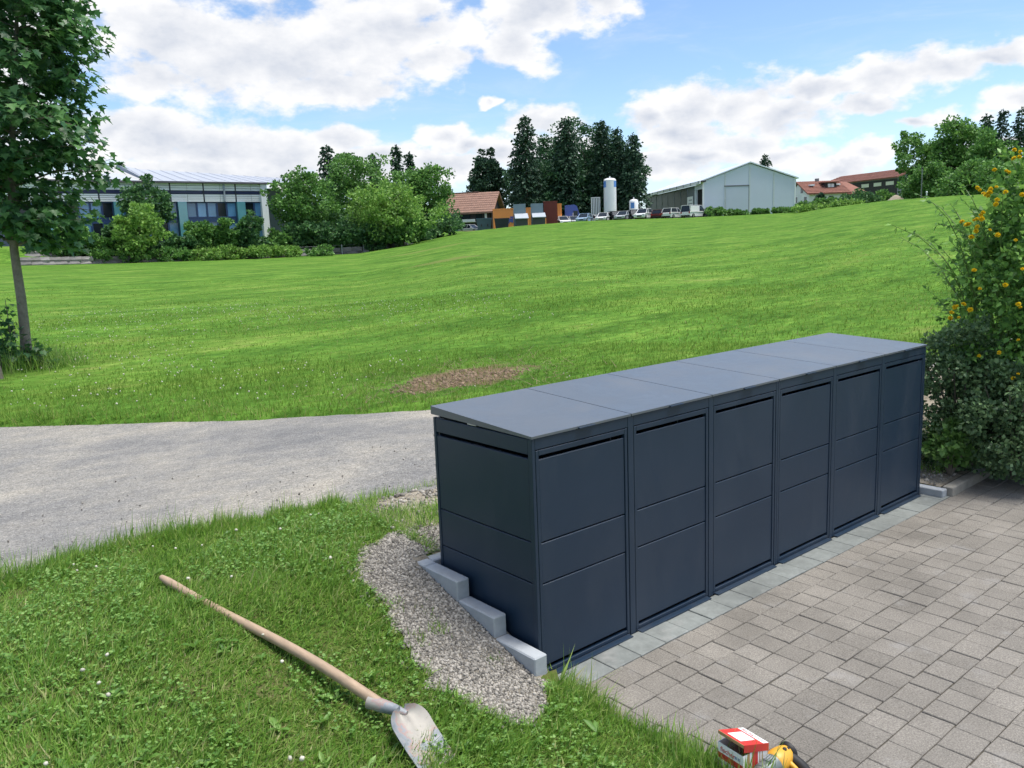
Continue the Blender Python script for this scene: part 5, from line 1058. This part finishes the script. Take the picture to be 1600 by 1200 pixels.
def hall():
    P0 = np.array(far_xy(1099, 143)); P1 = np.array(far_xy(1010, 178)); d = P1-P0; Ly = float(np.linalg.norm(d)); rz = math.atan2(d[1], d[0])-math.pi/2; z0 = gz(*P0)-.8
    W_, _ = local_x(P0, rz, 1241); t = thing('warehouse_hall', 'grey sheet metal hall with gable front and pale roof', 'building', (P0[0], P0[1], z0), rz)
    ze = top_z(1099, 282, 143)-z0; zr = top_z(1171, 254, math.hypot(*(P0+W_/2*np.array([math.cos(rz), math.sin(rz)])-CAM[:2])))-z0; pz = .16
    xs = [0, W_*.235, W_*.5, W_*.765, W_]
    zt = lambda x: ze + (zr-ze)*(1-abs(x-W_/2)/(W_/2)) - .12
    for i in range(4):                                   # gable sheets between the posts
        a, b = xs[i]+.06, xs[i+1]-.06; mb = MB(); poly = [(a, 0), (b, 0), (b, zt(b)), (a, zt(a))]; mb.prism(poly, 1, .02, .18); mb.build('gable_panel', HALLG, t)
    for x in xs: a = max(0, x-.09); part(t, 'post', STEELW if x in (0, W_) else simple('post_grey', (.55, .59, .63), .5), (x-.12, x+.12, -.06, .2, 0, zt(x)-.02))
    dx0, dx1 = local_x(P0, rz, 1133)[0], xs[2]-.16; dz = top_z(1150, 291, 144)-z0
    dd = part(t, 'sliding_door', simple('door_grey', (.50, .55, .65), .5, .1, .03, .4), (dx0, dx1, -.06, .015, .1, dz)); part(dd, 'door_track', GWOOD, (dx0-.2, dx1+.1, -.12, .016, dz+.01, dz+.22)); part(dd, 'door_edge', DWOOD, (dx1+.001, dx1+.08, -.07, .014, .1, dz))
    mb = MB()                                            # roof: two slopes with thickness and overhang
    for s0, s1 in ((-.5, W_/2), (W_/2, W_+.5)):
        za = lambda x: ze+(zr-ze)*(1-abs(x-W_/2)/(W_/2)); mb.hexa([(s0, -.35, za(s0)-.02), (s1, -.35, za(s1)-.02), (s1, Ly, za(s1)-.02), (s0, Ly, za(s0)-.02), (s0, -.35, za(s0)+pz), (s1, -.35, za(s1)+pz), (s1, Ly, za(s1)+pz), (s0, Ly, za(s0)+pz)])
    rf = mb.build('roof', HALLR, t)
    part(rf, 'gutter_band', STEELW, (-.75, -.52, -.3, Ly, ze-.55, ze-.05))
    for i in range(9): y = .3+i*Ly/9; part(rf, 'bracket', DWOOD, (-.80, -.76, y, y+.12, ze-.55, ze-.03))
    np_ = 9; od = Ly*.03
    for i in range(np_):
        a, b = .6+i*(Ly-.6)/np_, .6+(i+1)*(Ly-.6)/np_
        if i == 0: continue
        part(t, 'side_panel', HALLD if i > 1 else simple('hall_mid_sheet', (.10, .125, .15), .5), (.0, .16, a+.05, b-.05, 0, ze-.5)); part(t, 'side_post', simple('side_post_grey', (.20, .24, .28), .5), (-.05, .12, b-.045, b+.045, 0, ze-.5))
    part(t, 'doorway', simple('doorway_shade', (.006, .006, .008), .9), (.25, .4, .3, (Ly-.6)/np_+.6, 0, ze-.9)); part(t, 'lintel', HALLG, (-.02, .2, .25, (Ly-.6)/np_+.55, ze-1.3, ze-.5)); part(t, 'door_jamb', HALLG, (-.02, .2, (Ly-.6)/np_-.5, (Ly-.6)/np_+.55, 0, ze-1.32))  # near-black sheet paints the shade inside the open doorway
    y0 = (Ly-.6)/np_+1.3; sg = part(t, 'sign_board', STEELW, (-.10, -.03, y0, y0+3.0, ze-3.9, ze-2.2)); part(sg, 'sign_stripe', simple('sign_print', (.28, .31, .38), .6), (-.106, -.1005, y0+.4, y0+2.6, ze-3.5, ze-3.3), (-.106, -.1005, y0+.4, y0+2.2, ze-2.9, ze-2.7))
    part(t, 'back_wall', HALLD, (.2, W_-.2, Ly-.3, Ly-.1, 0, ze)); part(t, 'right_wall', HALLG, (W_-.16, W_-.0, .25, Ly-.35, 0, ze-.05))
    part(t, 'security_lamp', DWOOD, (-.5, .25, -.5, -.1, ze-.25, ze-.02)).name = 'lamp'
hall()

def gable_house(t, W_, D_, ze, zr, wallm, roofm, over=.5, name_roof='roof'):
    mb = MB(); mb.box(0, W_, 0, D_, 0, ze-.02); mb.add([(0, 0, ze-.02), (0, D_, ze-.02), (0, D_/2, zr-.25)], [(0, 1, 2)]); mb.add([(W_, 0, ze-.02), (W_, D_, ze-.02), (W_, D_/2, zr-.25)], [(0, 2, 1)]); mb.build('wall', wallm, t)
    mb = MB(); sl = (zr-ze)/(D_/2)
    for ya, za, yb, zb in ((-over, ze-over*sl, D_/2, zr), (D_+over, ze-over*sl, D_/2, zr)):
        q = [(-over, ya, za), (W_+over, ya, za), (W_+over, yb, zb), (-over, yb, zb)]; mb.hexa(q+[(a, b, c+.22) for a, b, c in q])
    return mb.build(name_roof, roofm, t)
def tiles(rf, W_, D_, ze, zr, over, mat, nx, ny):
    """rows of roof tiles on the slope that faces us"""
    sl = (zr-ze)/(D_/2)
    for j in range(ny):
        mb = MB(); f0, f1 = j/ny, (j+1)/ny; y0, y1 = -over+(D_/2+over)*f0, -over+(D_/2+over)*f1; z0, z1 = ze-over*sl+.225+(y0+over)*sl, ze-over*sl+.225+(y1+over)*sl
        for i in range(nx):
            xa, xb = -over+(W_+2*over)*i/nx, -over+(W_+2*over)*(i+.82)/nx; mb.hexa([(xa, y0, z0), (xb, y0, z0), (xb, y1, z1-.02), (xa, y1, z1-.02), (xa, y0, z0+.09), (xb, y0, z0+.09), (xb, y1, z1+.02), (xa, y1, z1+.02)])
        mb.build('tile_row', mat, rf)
def tiled_house():
    A, rz, Lx = frame_at(676, 143, 768, 140.5); z0 = gz(*A)-.3; t = thing('farmhouse', 'old house with faded red tile roof behind the containers', 'house', (A[0], A[1], z0), rz)
    ze = top_z(760, 329, 140)-z0; zr = top_z(740, 302.5, 145)-z0; D_ = 10
    rf = gable_house(t, Lx, D_, ze, zr, DWOOD, TILE2, .7); tiles(rf, Lx, D_, ze, zr, .7, TILE2, 34, 9)
    x = local_x(A, rz, 720)[0]; part(t, 'balcony', WALLW, (x, x+2.9, -1.0, -.85, ze-1.75, ze-1.3), (x, x+2.9, -.849, -.02, ze-1.8, ze-1.72)); part(t, 'window', DGLASS, (x+.4, x+1.9, -.08, -.02, ze-1.25, ze-.35)); x2 = local_x(A, rz, 760)[0]; part(t, 'pillar', WALLW, (x2, x2+.35, -.3, -.02, ze-1.8, ze-.4)); part(t, 'window', DGLASS, (x2-1.6, x2-.5, -.07, -.02, ze-1.4, ze-.4))
    c = part(rf, 'chimney', GWOOD, (Lx*.62, Lx*.62+.5, D_/2+.8, D_/2+1.3, zr-1, zr+.45)); part(rf, 'ridge', TILE2, (-.7, Lx*.72, D_/2-.18, D_/2+.18, zr+.2, zr+.36))
tiled_house()
def white_house():
    A, rz0, _ = frame_at(1263, 172, 1325, 173); rz = rz0 + R(18); z0 = gz(*A)-1.2; t = thing('white_house', 'white rendered house with red roof and dormer right of the hall', 'house', (A[0], A[1], z0), rz)
    Lx = local_x(A, rz, 1322)[0]; ze = top_z(1263, 302, 172)-z0; zr = top_z(1290, 283.5, 177)-z0; D_ = 9.5
    rf = gable_house(t, Lx, D_, ze, zr, WALLW, TILE, .6); tiles(rf, Lx, D_, ze, zr, .6, TILE, 30, 9); sl = (zr-ze)/(D_/2)
    for u in (1297, 1315): x = local_x(A, rz, u)[0]; w = part(t, 'window', DGLASS, (x-.45, x+.45, -.05, .02, ze-1.75, ze-.65)); part(w, 'frame', STEELW, (x-.52, x-.451, -.07, .02, ze-1.8, ze-.6), (x+.451, x+.52, -.07, .02, ze-1.8, ze-.6))
    for y, z in ((3.2, ze+.3), (1.6, ze-1.6), (5.8, ze-1.4)): part(t, 'window', DGLASS, (-.05, .02, y-.5, y+.5, z-.1, z+1.0))
    for u, f in ((1268.5, .5), (1309, .5)): x = local_x(A, rz, u)[0]+.8; y = D_/2*f; part(rf, 'skylight', simple('skylight_glare', (.75, .8, .86), .1, 0, .02, 1, spec=1) if u < 1300 else bpy.data.materials['skylight_glare'], (x-.4, x+.4, y-.5, y+.5, ze+sl*y+.33, ze+sl*y+.62))
    x = local_x(A, rz, 1298)[0]+.6; y = D_/2*.35; d = part(rf, 'dormer', DWOOD, (x-1.1, x+1.1, y, D_/2, ze+sl*y, ze+sl*y+1.15)); part(d, 'dormer_window', STEELW, (x-.6, x-.05, y-.05, y+.01, ze+sl*y+.3, ze+sl*y+.95), (x+.05, x+.6, y-.05, y+.01, ze+sl*y+.3, ze+sl*y+.95)); part(d, 'dormer_roof', TILE, (x-1.5, x+1.5, y-.4, D_/2, ze+sl*y+1.16, ze+sl*y+1.36))
    part(rf, 'chimney', GWOOD, (Lx*.45, Lx*.45+.6, D_/2-.3, D_/2+.3, zr, zr+.7)); part(t, 'annex', DWOOD, (Lx+.7, Lx+4.5, 1.5, 8, 0, ze-.5)); mb = MB(); mb.hexa([(Lx+.61, 1, ze-.45), (Lx+5, 1, ze-.45), (Lx+2.2, D_/2, zr-.3), (Lx+.61, D_/2, zr-.25), (Lx+.61, 1, ze-.25), (Lx+5, 1, ze-.25), (Lx+2.2, D_/2, zr-.1), (Lx+.61, D_/2, zr-.05)]); mb.build('hip', TILE, rf)
white_house()
def barn():
    P0 = np.array(far_xy(1399.5, 208)); P1 = np.array(far_xy(1323, 219)); d = P0-P1; rz = math.atan2(d[1], d[0]); L0 = float(np.linalg.norm(d)); Lx = L0+9.5; A = P1 - 9.5*np.array([math.cos(rz), math.sin(rz)]); z0 = gz(*P0)-1.5
    t = thing('barn', 'dark timber barn with long red roof beyond the sand heap', 'barn', (A[0], A[1], z0), rz)
    ze = top_z(1399.5, 276.5, 208)-z0; zr = top_z(1427, 263.5, 216)-z0; D_ = 13.8
    rf = gable_house(t, Lx, D_, ze, zr, GWOOD, TILE, .5); tiles(rf, Lx, D_, ze, zr, .5, TILE, 44, 9); part(t, 'front_boards', DWOOD, (.0, Lx-.02, -.08, -.001, 0, ze-.35))
    for u in (1350, 1369, 1388): x = local_x(P0, rz, u)[0]+Lx; part(t, 'window', simple('barn_window', (.62, .62, .50), .5) if u == 1350 else bpy.data.materials['barn_window'], (x-1.15, x+1.15, -.12, -.081, ze-1.6, ze-.8))
    for i in range(9): y = .3+i*1.45; part(t, 'gable_board', GWOOD, (Lx+.003, Lx+.05, y, y+1.34, 0, ze-.1))
barn()

# ================================================================== YARD: CONTAINERS, LORRY, TANKS, CARS
ORANGE = simple('container_orange', (.85, .33, .09), .55, 0, .06, .6); SKIPB = simple('skip_blue_grey', (.07, .11, .16), .6, 0, .15, .8); GREYP = simple('hopper_grey', (.16, .22, .28), .5, .1, .08, .7); LIDG = simple('lid_pale_grey', (.40, .44, .49), .45, 0, .05, 1); REDC = simple('container_dark_red', (.16, .025, .02), .6, 0, .12, .6); BLUEL = simple('lorry_blue', (.02, .05, .28), .35, 0, .05, 1, coat=.4); BLUEM = simple('mark_blue', (.06, .09, .32), .5)
def yard(name, label, cat, u0, u1, Rh, vtop, dz=0.0, group=None):
    """local frame facing us; returns thing, width and height"""
    A, rz, Lx = frame_at(u0, Rh, u1, Rh); z0 = gz(*A)+dz; return thing(name, label, cat, (A[0], A[1], z0), rz, group), Lx, top_z((u0+u1)/2, vtop, Rh)-z0
def ribs(t, L_, H_, mat, n, y0=-.0):
    for i in range(n): x = .08+i*(L_-.28)/(n-1); part(t, 'rib', mat, (x, x+.12, y0-.08, y0-.001, .12, H_-.12))
def container(label, u0, u1, Rh, vtop, mat, depth=2.4, n=6, group='containers in the yard'):
    t, L_, H_ = yard('container', label, 'container', u0, u1, Rh, vtop, 0, group); part(t, 'body', mat, (0, L_, 0, depth, .1, H_)); part(t, 'top_rail', mat, (-.05, L_+.05, -.07, .05, H_+.001, H_+.13)); part(t, 'skid', DWOOD, (.1, .3, 0, depth, 0, .099), (L_-.3, L_-.1, 0, depth, 0, .099)); ribs(t, L_, H_, mat, n); return t, L_, H_
t, L_, H_ = container('long orange roll container with a blue mark beside the tiled house', 772, 832, 139, 326.5, ORANGE, 2.5, 12)
a = MB(); x = L_*.36
for k, (dx, dz, w, h) in enumerate(((0, .30, .75, .32), (.12, .62, .8, .26), (.55, .95, .55, .26), (-.2, .05, .6, .24), (.75, .2, .3, .7))): a.box(x+dx, x+dx+w, -.095-.002*k, -.081, H_*.36+dz, H_*.36+dz+h)
a.build('blue_mark', BLUEM, t)
container('end of an orange container showing beside the dark red one', 861, 879, 137, 319.5, ORANGE, 2.4, 3)
container('tall dark red container beside the blue lorry', 851, 872.5, 135, 315.5, REDC, 2.4, 6)
def skip(label, u0, u1, Rh, vtop, mat):
    t, L_, H_ = yard('skip', label, 'skip', u0, u1, Rh, vtop, 0, 'open skips in the yard'); mb = MB(); i = L_*.10
    mb.hexa([(i, .3, .05), (L_-i, .3, .05), (L_-i, 1.6, .05), (i, 1.6, .05), (0, 0, H_), (L_, 0, H_), (L_, 1.9, H_), (0, 1.9, H_)]); mb.build('tub', mat, t); part(t, 'rim', mat, (-.05, L_+.05, -.06, .06, H_-.12, H_+.02)); part(t, 'lug', DWOOD, (L_*.3, L_*.3+.15, -.05, .15, H_*.45, H_*.6), (L_*.7, L_*.7+.15, -.05, .15, H_*.45, H_*.6))
skip('blue grey skip in front of the tiled house', 746, 770, 133, 341, SKIPB); skip('dark open skip in front of the orange container', 774, 797, 131, 341, simple('skip_dark', (.02, .028, .045), .6, 0, .2, 1))
def press(label, u, Rh, vp, vl, vb, wp):
    t, L_, H_ = yard('waste_press', label, 'waste press', u-wp/2, u+wp/2, Rh, vp, 0, 'grey waste presses in the yard'); zl = top_z(u, vl, Rh)-float(t.location.z); zb = top_z(u, vb, Rh)-float(t.location.z)
    part(t, 'back_panel', GREYP, (-.1, L_*.92, 1.2, 1.5, .2, H_)); part(t, 'body', simple('press_dark', (.05, .06, .065), .7) if 'press_dark' not in bpy.data.materials else bpy.data.materials['press_dark'], (.25, L_+.1, -.3, 1.19, .15, zb-.02)); mb = MB(); mb.hexa([(.15, -.65, zb), (L_+.25, -.65, zb), (L_+.1, 1.18, zl-.08), (.05, 1.18, zl-.08), (.15, -.65, zb+.1), (L_+.25, -.65, zb+.1), (L_+.1, 1.18, zl), (.05, 1.18, zl)]); mb.build('lid', LIDG, t)
    part(t, 'side_arm', ORANGE, (L_+.11, L_+.28, -.2, .1, .1, zb-.1)); part(t, 'wheel', DWOOD, (.3, .6, -.33, -.301, 0, .3), (L_-.3, L_, -.33, -.301, 0, .3))
press('left one of the two grey waste presses', 815, 131, 318, 333, 342, 20); press('right one of the two grey waste presses, beside the red container', 842, 132, 317, 332, 340, 20)
t, L_, H_ = yard('waste_bin', 'green wheeled waste bin by the trees', 'bin', 705, 716.5, 118, 344, -.1); G_ = simple('bin_green', (.01, .13, .09), .5); part(t, 'body', G_, (0, L_, 0, .9, .15, H_-.16)); part(t, 'lid', G_, (-.04, L_+.04, -.05, .95, H_-.159, H_)); part(t, 'wheel', DWOOD, (.05, .2, .02, .1, 0, .149), (L_-.2, L_-.05, .02, .1, 0, .149))
t, L_, H_ = yard('timber_shed', 'small brown shed behind the green bin', 'shed', 693, 712, 121, 337, -.2); part(t, 'wall', simple('shed_boards', (.11, .10, .09), .8, 0, .2, 2), (0, L_, 0, 2, 0, H_-.12)); part(t, 'roof', GWOOD, (-.15, L_+.15, -.2, 2.2, H_-.119, H_)); part(t, 'door', DWOOD, (L_*.2, L_*.6, -.03, -.001, 0, H_*.72))
t, L_, H_ = yard('timber_pile', 'pile of pale planks on the grass by the skip', 'planks', 717, 744, 122, 354.8, 0); PL = simple('pale_planks', (.42, .33, .22), .8, 0, .15, 2)
for k in range(6): part(t, 'plank', PL, (.05*k, L_-.07*(k % 3), .2*(k % 3), .2*(k % 3)+.19, .12*(k//3)-.1, .12*(k//3)+.018))
def lorry():
    t, L_, H_ = yard('lorry', 'blue lorry cab beside the dark red container', 'lorry', 884, 907.5, 141, 319.5, -.1); mb = MB(); mb.prism([(0, .55), (L_, .55), (L_, 1.3), (L_*.93, H_*.62), (L_*.80, H_*.93), (L_*.62, H_), (0, H_*.97)], 1, 0, 2.4); mb.build('cab', BLUEL, t)
    part(t, 'window', DGLASS, (L_*.56, L_*.84, -.03, -.001, H_*.46, H_*.70)); part(t, 'windscreen', DGLASS, (L_*.86, L_*.90, .2, 2.2, H_*.5, H_*.8)); part(t, 'mirror', STEELW, (L_*.52, L_*.55, -.2, -.04, H_*.45, H_*.62)); part(t, 'bumper', DWOOD, (L_*.8, L_+.08, .05, 2.35, .3, .549))
    for x in (.55, L_-.6):
        mb = MB(); mb.tube([(x, -.06, .48), (x, .25, .48)], .48, 16); w = mb.build('wheel', M['dark'], t); mb = MB(); mb.tube([(x, -.08, .48), (x, -.061, .48)], .24, 12); mb.build('rim', M['alu'], w)
lorry()
def tank(label, u, Rh, wpx, vtop, patches):
    x, y = far_xy(u, Rh); z = gz(x, y)-.2; h = top_z(u, vtop, Rh)-z; r = wpx/2/F_PX*Rh; t = thing('gas_tank', label, 'tank', (x, y, z), math.atan2(CAM[1]-y, CAM[0]-x), 'white gas tanks in the car park')
    mb = MB(); mb.lathe([(r*.9, .0), (r*.9, .4), (r, .45), (r, h-.35), (r*.75, h-.12), (r*.35, h-.02), (.08, h)], 28); mb.build('vessel', STEELW, t, True); mb = MB(); mb.lathe([(.1, h-.05), (.1, h+.28), (.02, h+.3)], 8); mb.build('vent', STEELW, t)
    for (a0, a1, za, zb) in patches:
        mb = MB(); n = 6; vs = [((r+.015)*math.cos(a0+(a1-a0)*i/n), (r+.015)*math.sin(a0+(a1-a0)*i/n), zz*h) for zz in (za, zb) for i in range(n+1)]; mb.add(vs, [(i, i+1, n+2+i, n+1+i) for i in range(n)]); mb.build('blue_emblem', simple('emblem_blue', (.10, .25, .62), .5) if 'emblem_blue' not in bpy.data.materials else bpy.data.materials['emblem_blue'], t)
tank('tall white cylindrical gas tank in the car park', 954.5, 146, 19, 278, [(R(38), R(80), .80, .93), (R(-78), R(-36), .80, .93)])
tank('short white gas tank with one blue emblem by the dark hall side', 991, 146, 13.5, 311, [(R(-42), R(8), .62, .86)])
def evaporator():
    t, L_, H_ = yard('evaporator', 'white finned evaporator rack left of the tall tank', 'evaporator', 925, 939, 147, 309, -.2); part(t, 'core', simple('fin_dark', (.10, .11, .12), .6), (.06, L_-.06, .1, L_-.1, .3, H_-.1))
    for i in range(6): x = i*(L_-.14)/5; part(t, 'fin', STEELW, (x, x+.14, -.05, L_+.05, .1, H_))
    part(t, 'top_frame', STEELW, (-.03, L_+.03, -.06, L_+.06, H_+.001, H_+.1))
evaporator()

CARP = {n: simple('car_paint_'+n, c, .5, 0, .02, 1, spec=.3) for n, c in dict(white=(.72, .73, .75), silver=(.42, .45, .49), blue=(.30, .42, .58), black=(.012, .014, .018), red=(.09, .012, .016), grey=(.16, .18, .20)).items()}
LAMP = simple('lamp_glass', (.6, .62, .66), .1, .3, .02, 1); TAIL = simple('tail_red', (.35, .01, .01), .2)
def car(label, u, Rh, paint, phi, kind='hatch', dz=-.05):
    x, y = far_xy(u, Rh); L_, W_, H_ = dict(hatch=(4.1, 1.78, 1.48), suv=(4.5, 1.86, 1.68), van=(5.0, 1.95, 1.98), estate=(4.6, 1.82, 1.50))[kind]
    t = thing('parked_car' if kind != 'van' else 'parked_van', label, 'car' if kind != 'van' else 'van', (x, y, gz(x, y)+dz), math.atan2(CAM[1]-y, CAM[0]-x)+R(phi), 'cars parked along the field edge')
    hl, hw = L_/2, W_/2; g = .24; sh = H_*.60 if kind != 'van' else H_*.52
    # body shell: side profile with rounded ends, widest at the shoulder
    prof = [(-hl, g+.18), (-hl+.06, g), (hl-.12, g), (hl, g+.16), (hl-.02, sh*.70), (hl-.18, sh*.84), (hl*.52 if kind != 'van' else hl*.72, sh), (-hl+.10, sh), (-hl, sh*.86)]
    mb = MB(); n = len(prof); vs = []
    for yy, s in ((-hw*.88, .985), (-hw, .995), (hw, .995), (hw*.88, .985)):
        vs += [(p[0]*s if abs(yy) == hw else p[0], yy, p[1] if abs(yy) < hw or p[1] < sh*.9 else p[1]-.07) for p in prof]
    fs = [(r_*n+i, r_*n+(i+1) % n, (r_+1)*n+(i+1) % n, (r_+1)*n+i) for r_ in range(3) for i in range(n)] + [tuple(range(n))[::-1], tuple(range(3*n, 4*n))]
    mb.add(vs, fs); mb.build('body', CARP[paint], t)
    gx = dict(hatch=(hl*.50, hl*.10, -hl*.72, -hl*.95), suv=(hl*.52, hl*.16, -hl*.80, -hl*.95), van=(hl*.80, hl*.46, -hl*.94, -hl*.98), estate=(hl*.46, hl*.10, -hl*.80, -hl*.96))[kind]; wt = hw*.76
    mb = MB(); mb.hexa([(gx[3], -hw*.92, sh-.01), (gx[0], -hw*.92, sh-.01), (gx[0], hw*.92, sh-.01), (gx[3], hw*.92, sh-.01), (gx[2], -wt, H_-.05), (gx[1], -wt, H_-.05), (gx[1], wt, H_-.05), (gx[2], wt, H_-.05)]); mb.build('windows', DGLASS, t)
    mb = MB(); mb.cbox(gx[2]-.04, gx[1]+.05, -wt-.03, wt+.03, H_-.055, H_, .02); rf = mb.build('roof', CARP[paint], t)
    for s in (-1, 1):                                     # pillars
        for xa, xb in ((gx[0], gx[1]), (gx[3], gx[2]), (gx[0]*.1-.25, gx[0]*.1-.22)): mb = MB(); mb.tube([(xa, s*hw*.925, sh-.02), (xb, s*(wt+.01), H_-.03)], .045, 4); mb.build('pillar', CARP[paint], rf)
        if kind == 'van': part(t, 'side_panel', CARP[paint], (gx[3]+.15, gx[1]-.9, min(s*hw*.86, s*hw*.93), max(s*hw*.86, s*hw*.93), sh, H_-.12))
        part(t, 'headlight', LAMP, (hl-.16, hl+.005, s*hw*.72-.17, s*hw*.72+.17, sh*.60, sh*.76)); part(t, 'tail_light', TAIL, (-hl-.012, -hl+.05, s*hw*.78-.11, s*hw*.78+.11, sh*.66, sh*.94)); part(t, 'mirror', CARP[paint], (gx[0]*.72, gx[0]*.72+.12, min(s*hw, s*(hw+.16)), max(s*hw, s*(hw+.16)), sh, sh+.14))
        for xw in (-hl*.62, hl*.64):
            mb = MB(); mb.tube([(xw, s*(hw-.20), .32), (xw, s*(hw+.005), .32)], .32, 14); w = mb.build('wheel', M['dark'], t); mb = MB(); mb.tube([(xw, s*(hw+.006), .32), (xw, s*(hw+.02), .32)], .20, 10); mb.build('rim', M['alu'], w)
    part(t, 'grille', M['dark'], (hl-.1, hl+.008, -hw*.42, hw*.42, g+.14, sh*.58)); part(t, 'rear_bumper', M['dark'], (-hl-.015, -hl+.1, -hw*.8, hw*.8, g+.02, g+.2))
for a in [('white hatchback nearest the dark red container', 880, 137, 'white', 14, 'hatch'), ('silver car tucked behind the first white hatchback', 896, 139.5, 'silver', 20, 'hatch'), ('pale blue car in front of the blue lorry', 914, 137, 'blue', -16, 'hatch'),
          ('white estate car left of the tall tank', 931, 141, 'white', 60, 'estate'), ('white hatchback in front of the tall tank', 944, 138, 'white', -14, 'hatch'), ('black car at the foot of the tall tank', 962, 139, 'black', 20, 'suv'), ('silver car right of the tall tank', 975, 138, 'silver', -20, 'hatch'),
          ('black car in front of the short tank', 992, 139, 'black', 12, 'suv'), ('white off-roader at the left end of the hall side', 1006, 138, 'white', -18, 'suv'), ('dark red hatchback beside the hall', 1030.5, 139, 'red', 165, 'hatch'), ('white off-roader parked rear on, left of the van', 1052, 138.5, 'white', 150, 'suv'),
          ('white van by the hall doorway', 1084, 138.5, 'white', 148, 'van'), ('grey car half hidden by weeds at the hall corner', 1109, 140.5, 'grey', 10, 'hatch'), ('small pale car between the skip and the planks', 737, 136, 'silver', 50, 'hatch'), ('white car at the far left behind the maple', 0, 101, 'white', 70, 'estate')]:
    car(*a)

# ------------------------------------------------------------------ field edge: stone wall, fence, heap, poles
def stone_mesh(seed, mats):
    r = random.Random(seed); mb = MB(); j = lambda s=.08: r.uniform(-s, s)
    p = [(-.5+j(), -.5+j(), 0), (.5+j(), -.5+j(), 0), (.5+j(), .5+j(), 0), (-.5+j(), .5+j(), 0)]; q = [(-.46+j(), -.40+j(), 1+j()), (.46+j(), -.40+j(), 1+j()), (.46+j(), .45+j(), 1+j()), (-.46+j(), .45+j(), 1+j())]; m_ = [(a[0]*1.08, a[1]*1.12, .5+j()) for a in p]
    mb.add(p+m_+q, [(a, (a+1) % 4, 4+(a+1) % 4, 4+a) for a in range(4)]+[(4+a, 4+(a+1) % 4, 8+(a+1) % 4, 8+a) for a in range(4)]+[(8, 9, 10, 11), (3, 2, 1, 0)]); return mb.mesh('stone', mats)
STONE = simple('wall_stone', (.20, .19, .185), .9, 0, .3, 2.5, .5, 12, objvar=.3); SM = [stone_mesh(k, STONE) for k in range(5)]
def stone_wall(label, u0, u1, dr, courses, h):
    x0, y0 = far_xy(u0, np.interp(az_el(u0, horizon_v(u0))[0], _ea, _er)+dr); t = thing('stone_wall', label, 'wall', (x0, y0, gz(x0, y0)))
    for c in range(courses):
        u = u0+random.uniform(0, 6)
        while u < u1:
            a = az_el(u, horizon_v(u))[0]; Rr = float(np.interp(a, _ea, _er))+dr+.12*c; w = random.uniform(.8, 1.5); x, y = far_xy(u, Rr); zb = gz(*far_xy(u, Rr-.6))
            o = link('stone', random.choice(SM), t, (x-x0, y-y0, zb-gz(x0, y0)-.15+c*h), YAW-a-math.pi/2+random.uniform(-.08, .08)); o.scale = (w, .8, h*1.08); u += w*F_PX/Rr*1.02
stone_wall('long low stone wall along the far edge of the field', 36, 640, .9, 2, .42); stone_wall('short upper stone wall left of the bushes', 52, 130, 4.2, 2, .42)
def fence():
    us = [420, 458, 498.6, 534.5, 568.6, 604.5, 637, 663.6, 687.6, 702]; P = []
    for u in us: a = az_el(u, horizon_v(u))[0]; x, y = far_xy(u, float(np.interp(a, _ea, _er))+.2); P.append((x, y, gz(x, y)))
    b = P[0]; t = thing('wire_fence', 'thin wire fence on grey posts below the green trees', 'fence', b); PG = simple('fence_grey', (.30, .32, .34), .6)
    for p in P: part(t, 'post', PG, (p[0]-b[0]-.045, p[0]-b[0]+.045, p[1]-b[1]-.045, p[1]-b[1]+.045, p[2]-b[2]-.2, p[2]-b[2]+1.05))
    for h in (.3, .65, .98):
        mb = MB(); mb.tube([(p[0]-b[0], p[1]-b[1]-.05, p[2]-b[2]+h) for p in P], .008, 4); mb.build('wire', PG, t)
fence()
x, y = far_xy(398, 93); mb = MB(); mb.cbox(-.8, .8, -.3, .3, -.1, .33, .03); o = mb.build('concrete_slab', simple('pale_slab', (.52, .54, .55), .8)); o.location = (x, y, gz(x, y)); o.rotation_euler = (0, 0, YAW-math.pi/2+.25); tag(o, 'pale concrete slab lying at the far field edge', 'slab')
def heap():
    x0, y0 = far_xy(1396, 127); z0 = gz(x0, y0)-.2; n = 40; V = []
    for i in range(n):
        for j in range(n):
            a, b = -1+2*i/(n-1), -1+2*j/(n-1); r = math.hypot(a, b); h = max(0, 1-r)**.8*1.45*(1+.25*math.sin(5*a+1)*math.cos(4*b)) + .08*math.sin(13*a)*math.sin(11*b)*max(0, 1-r); V.append((a*3.4, b*2.4, h-.05))
    f = np.array([(i*n+j, (i+1)*n+j, (i+1)*n+j+1, i*n+j+1) for i in range(n-1) for j in range(n-1)])
    o = link('sand_heap', np_mesh('sand_heap', np.array(V), [f], simple('heap_earth', (.30, .26, .20), .95, 0, .25, 1.5, .6, 6), True), None, (x0, y0, z0), YAW-math.pi/2-.3); tag(o, 'brown heap of earth and sand at the field edge before the barn', 'heap')
    for u, v, rr, r_, lab, nm in ((1437, 264, 122, .07, 'thin grey utility pole beside the barn corner', 'utility_pole'), (1445.5, 301.5, 112, .07, 'short white marker post on the field edge', 'marker_post'), (771.5, 304, 150, .05, 'slim white lamp post behind the tiled house', 'lamp_post')):
        x, y = far_xy(u, rr); z = gz(x, y); h = top_z(u, v, rr)-z; t = thing(nm, lab, 'post' if nm != 'utility_pole' else 'pole', (x, y, z)); mb = MB(); mb.tube([(0, 0, -.2), (0, 0, h)], [r_*1.2, r_], 8); mb.build('shaft', GWOOD if nm == 'utility_pole' else STEELW, t); mb = MB(); mb.lathe([(r_*1.6, h), (r_*1.8, h+.1), (r_, h+.2)], 8); mb.build('cap', STEELW if nm != 'utility_pole' else DWOOD, t)
heap()
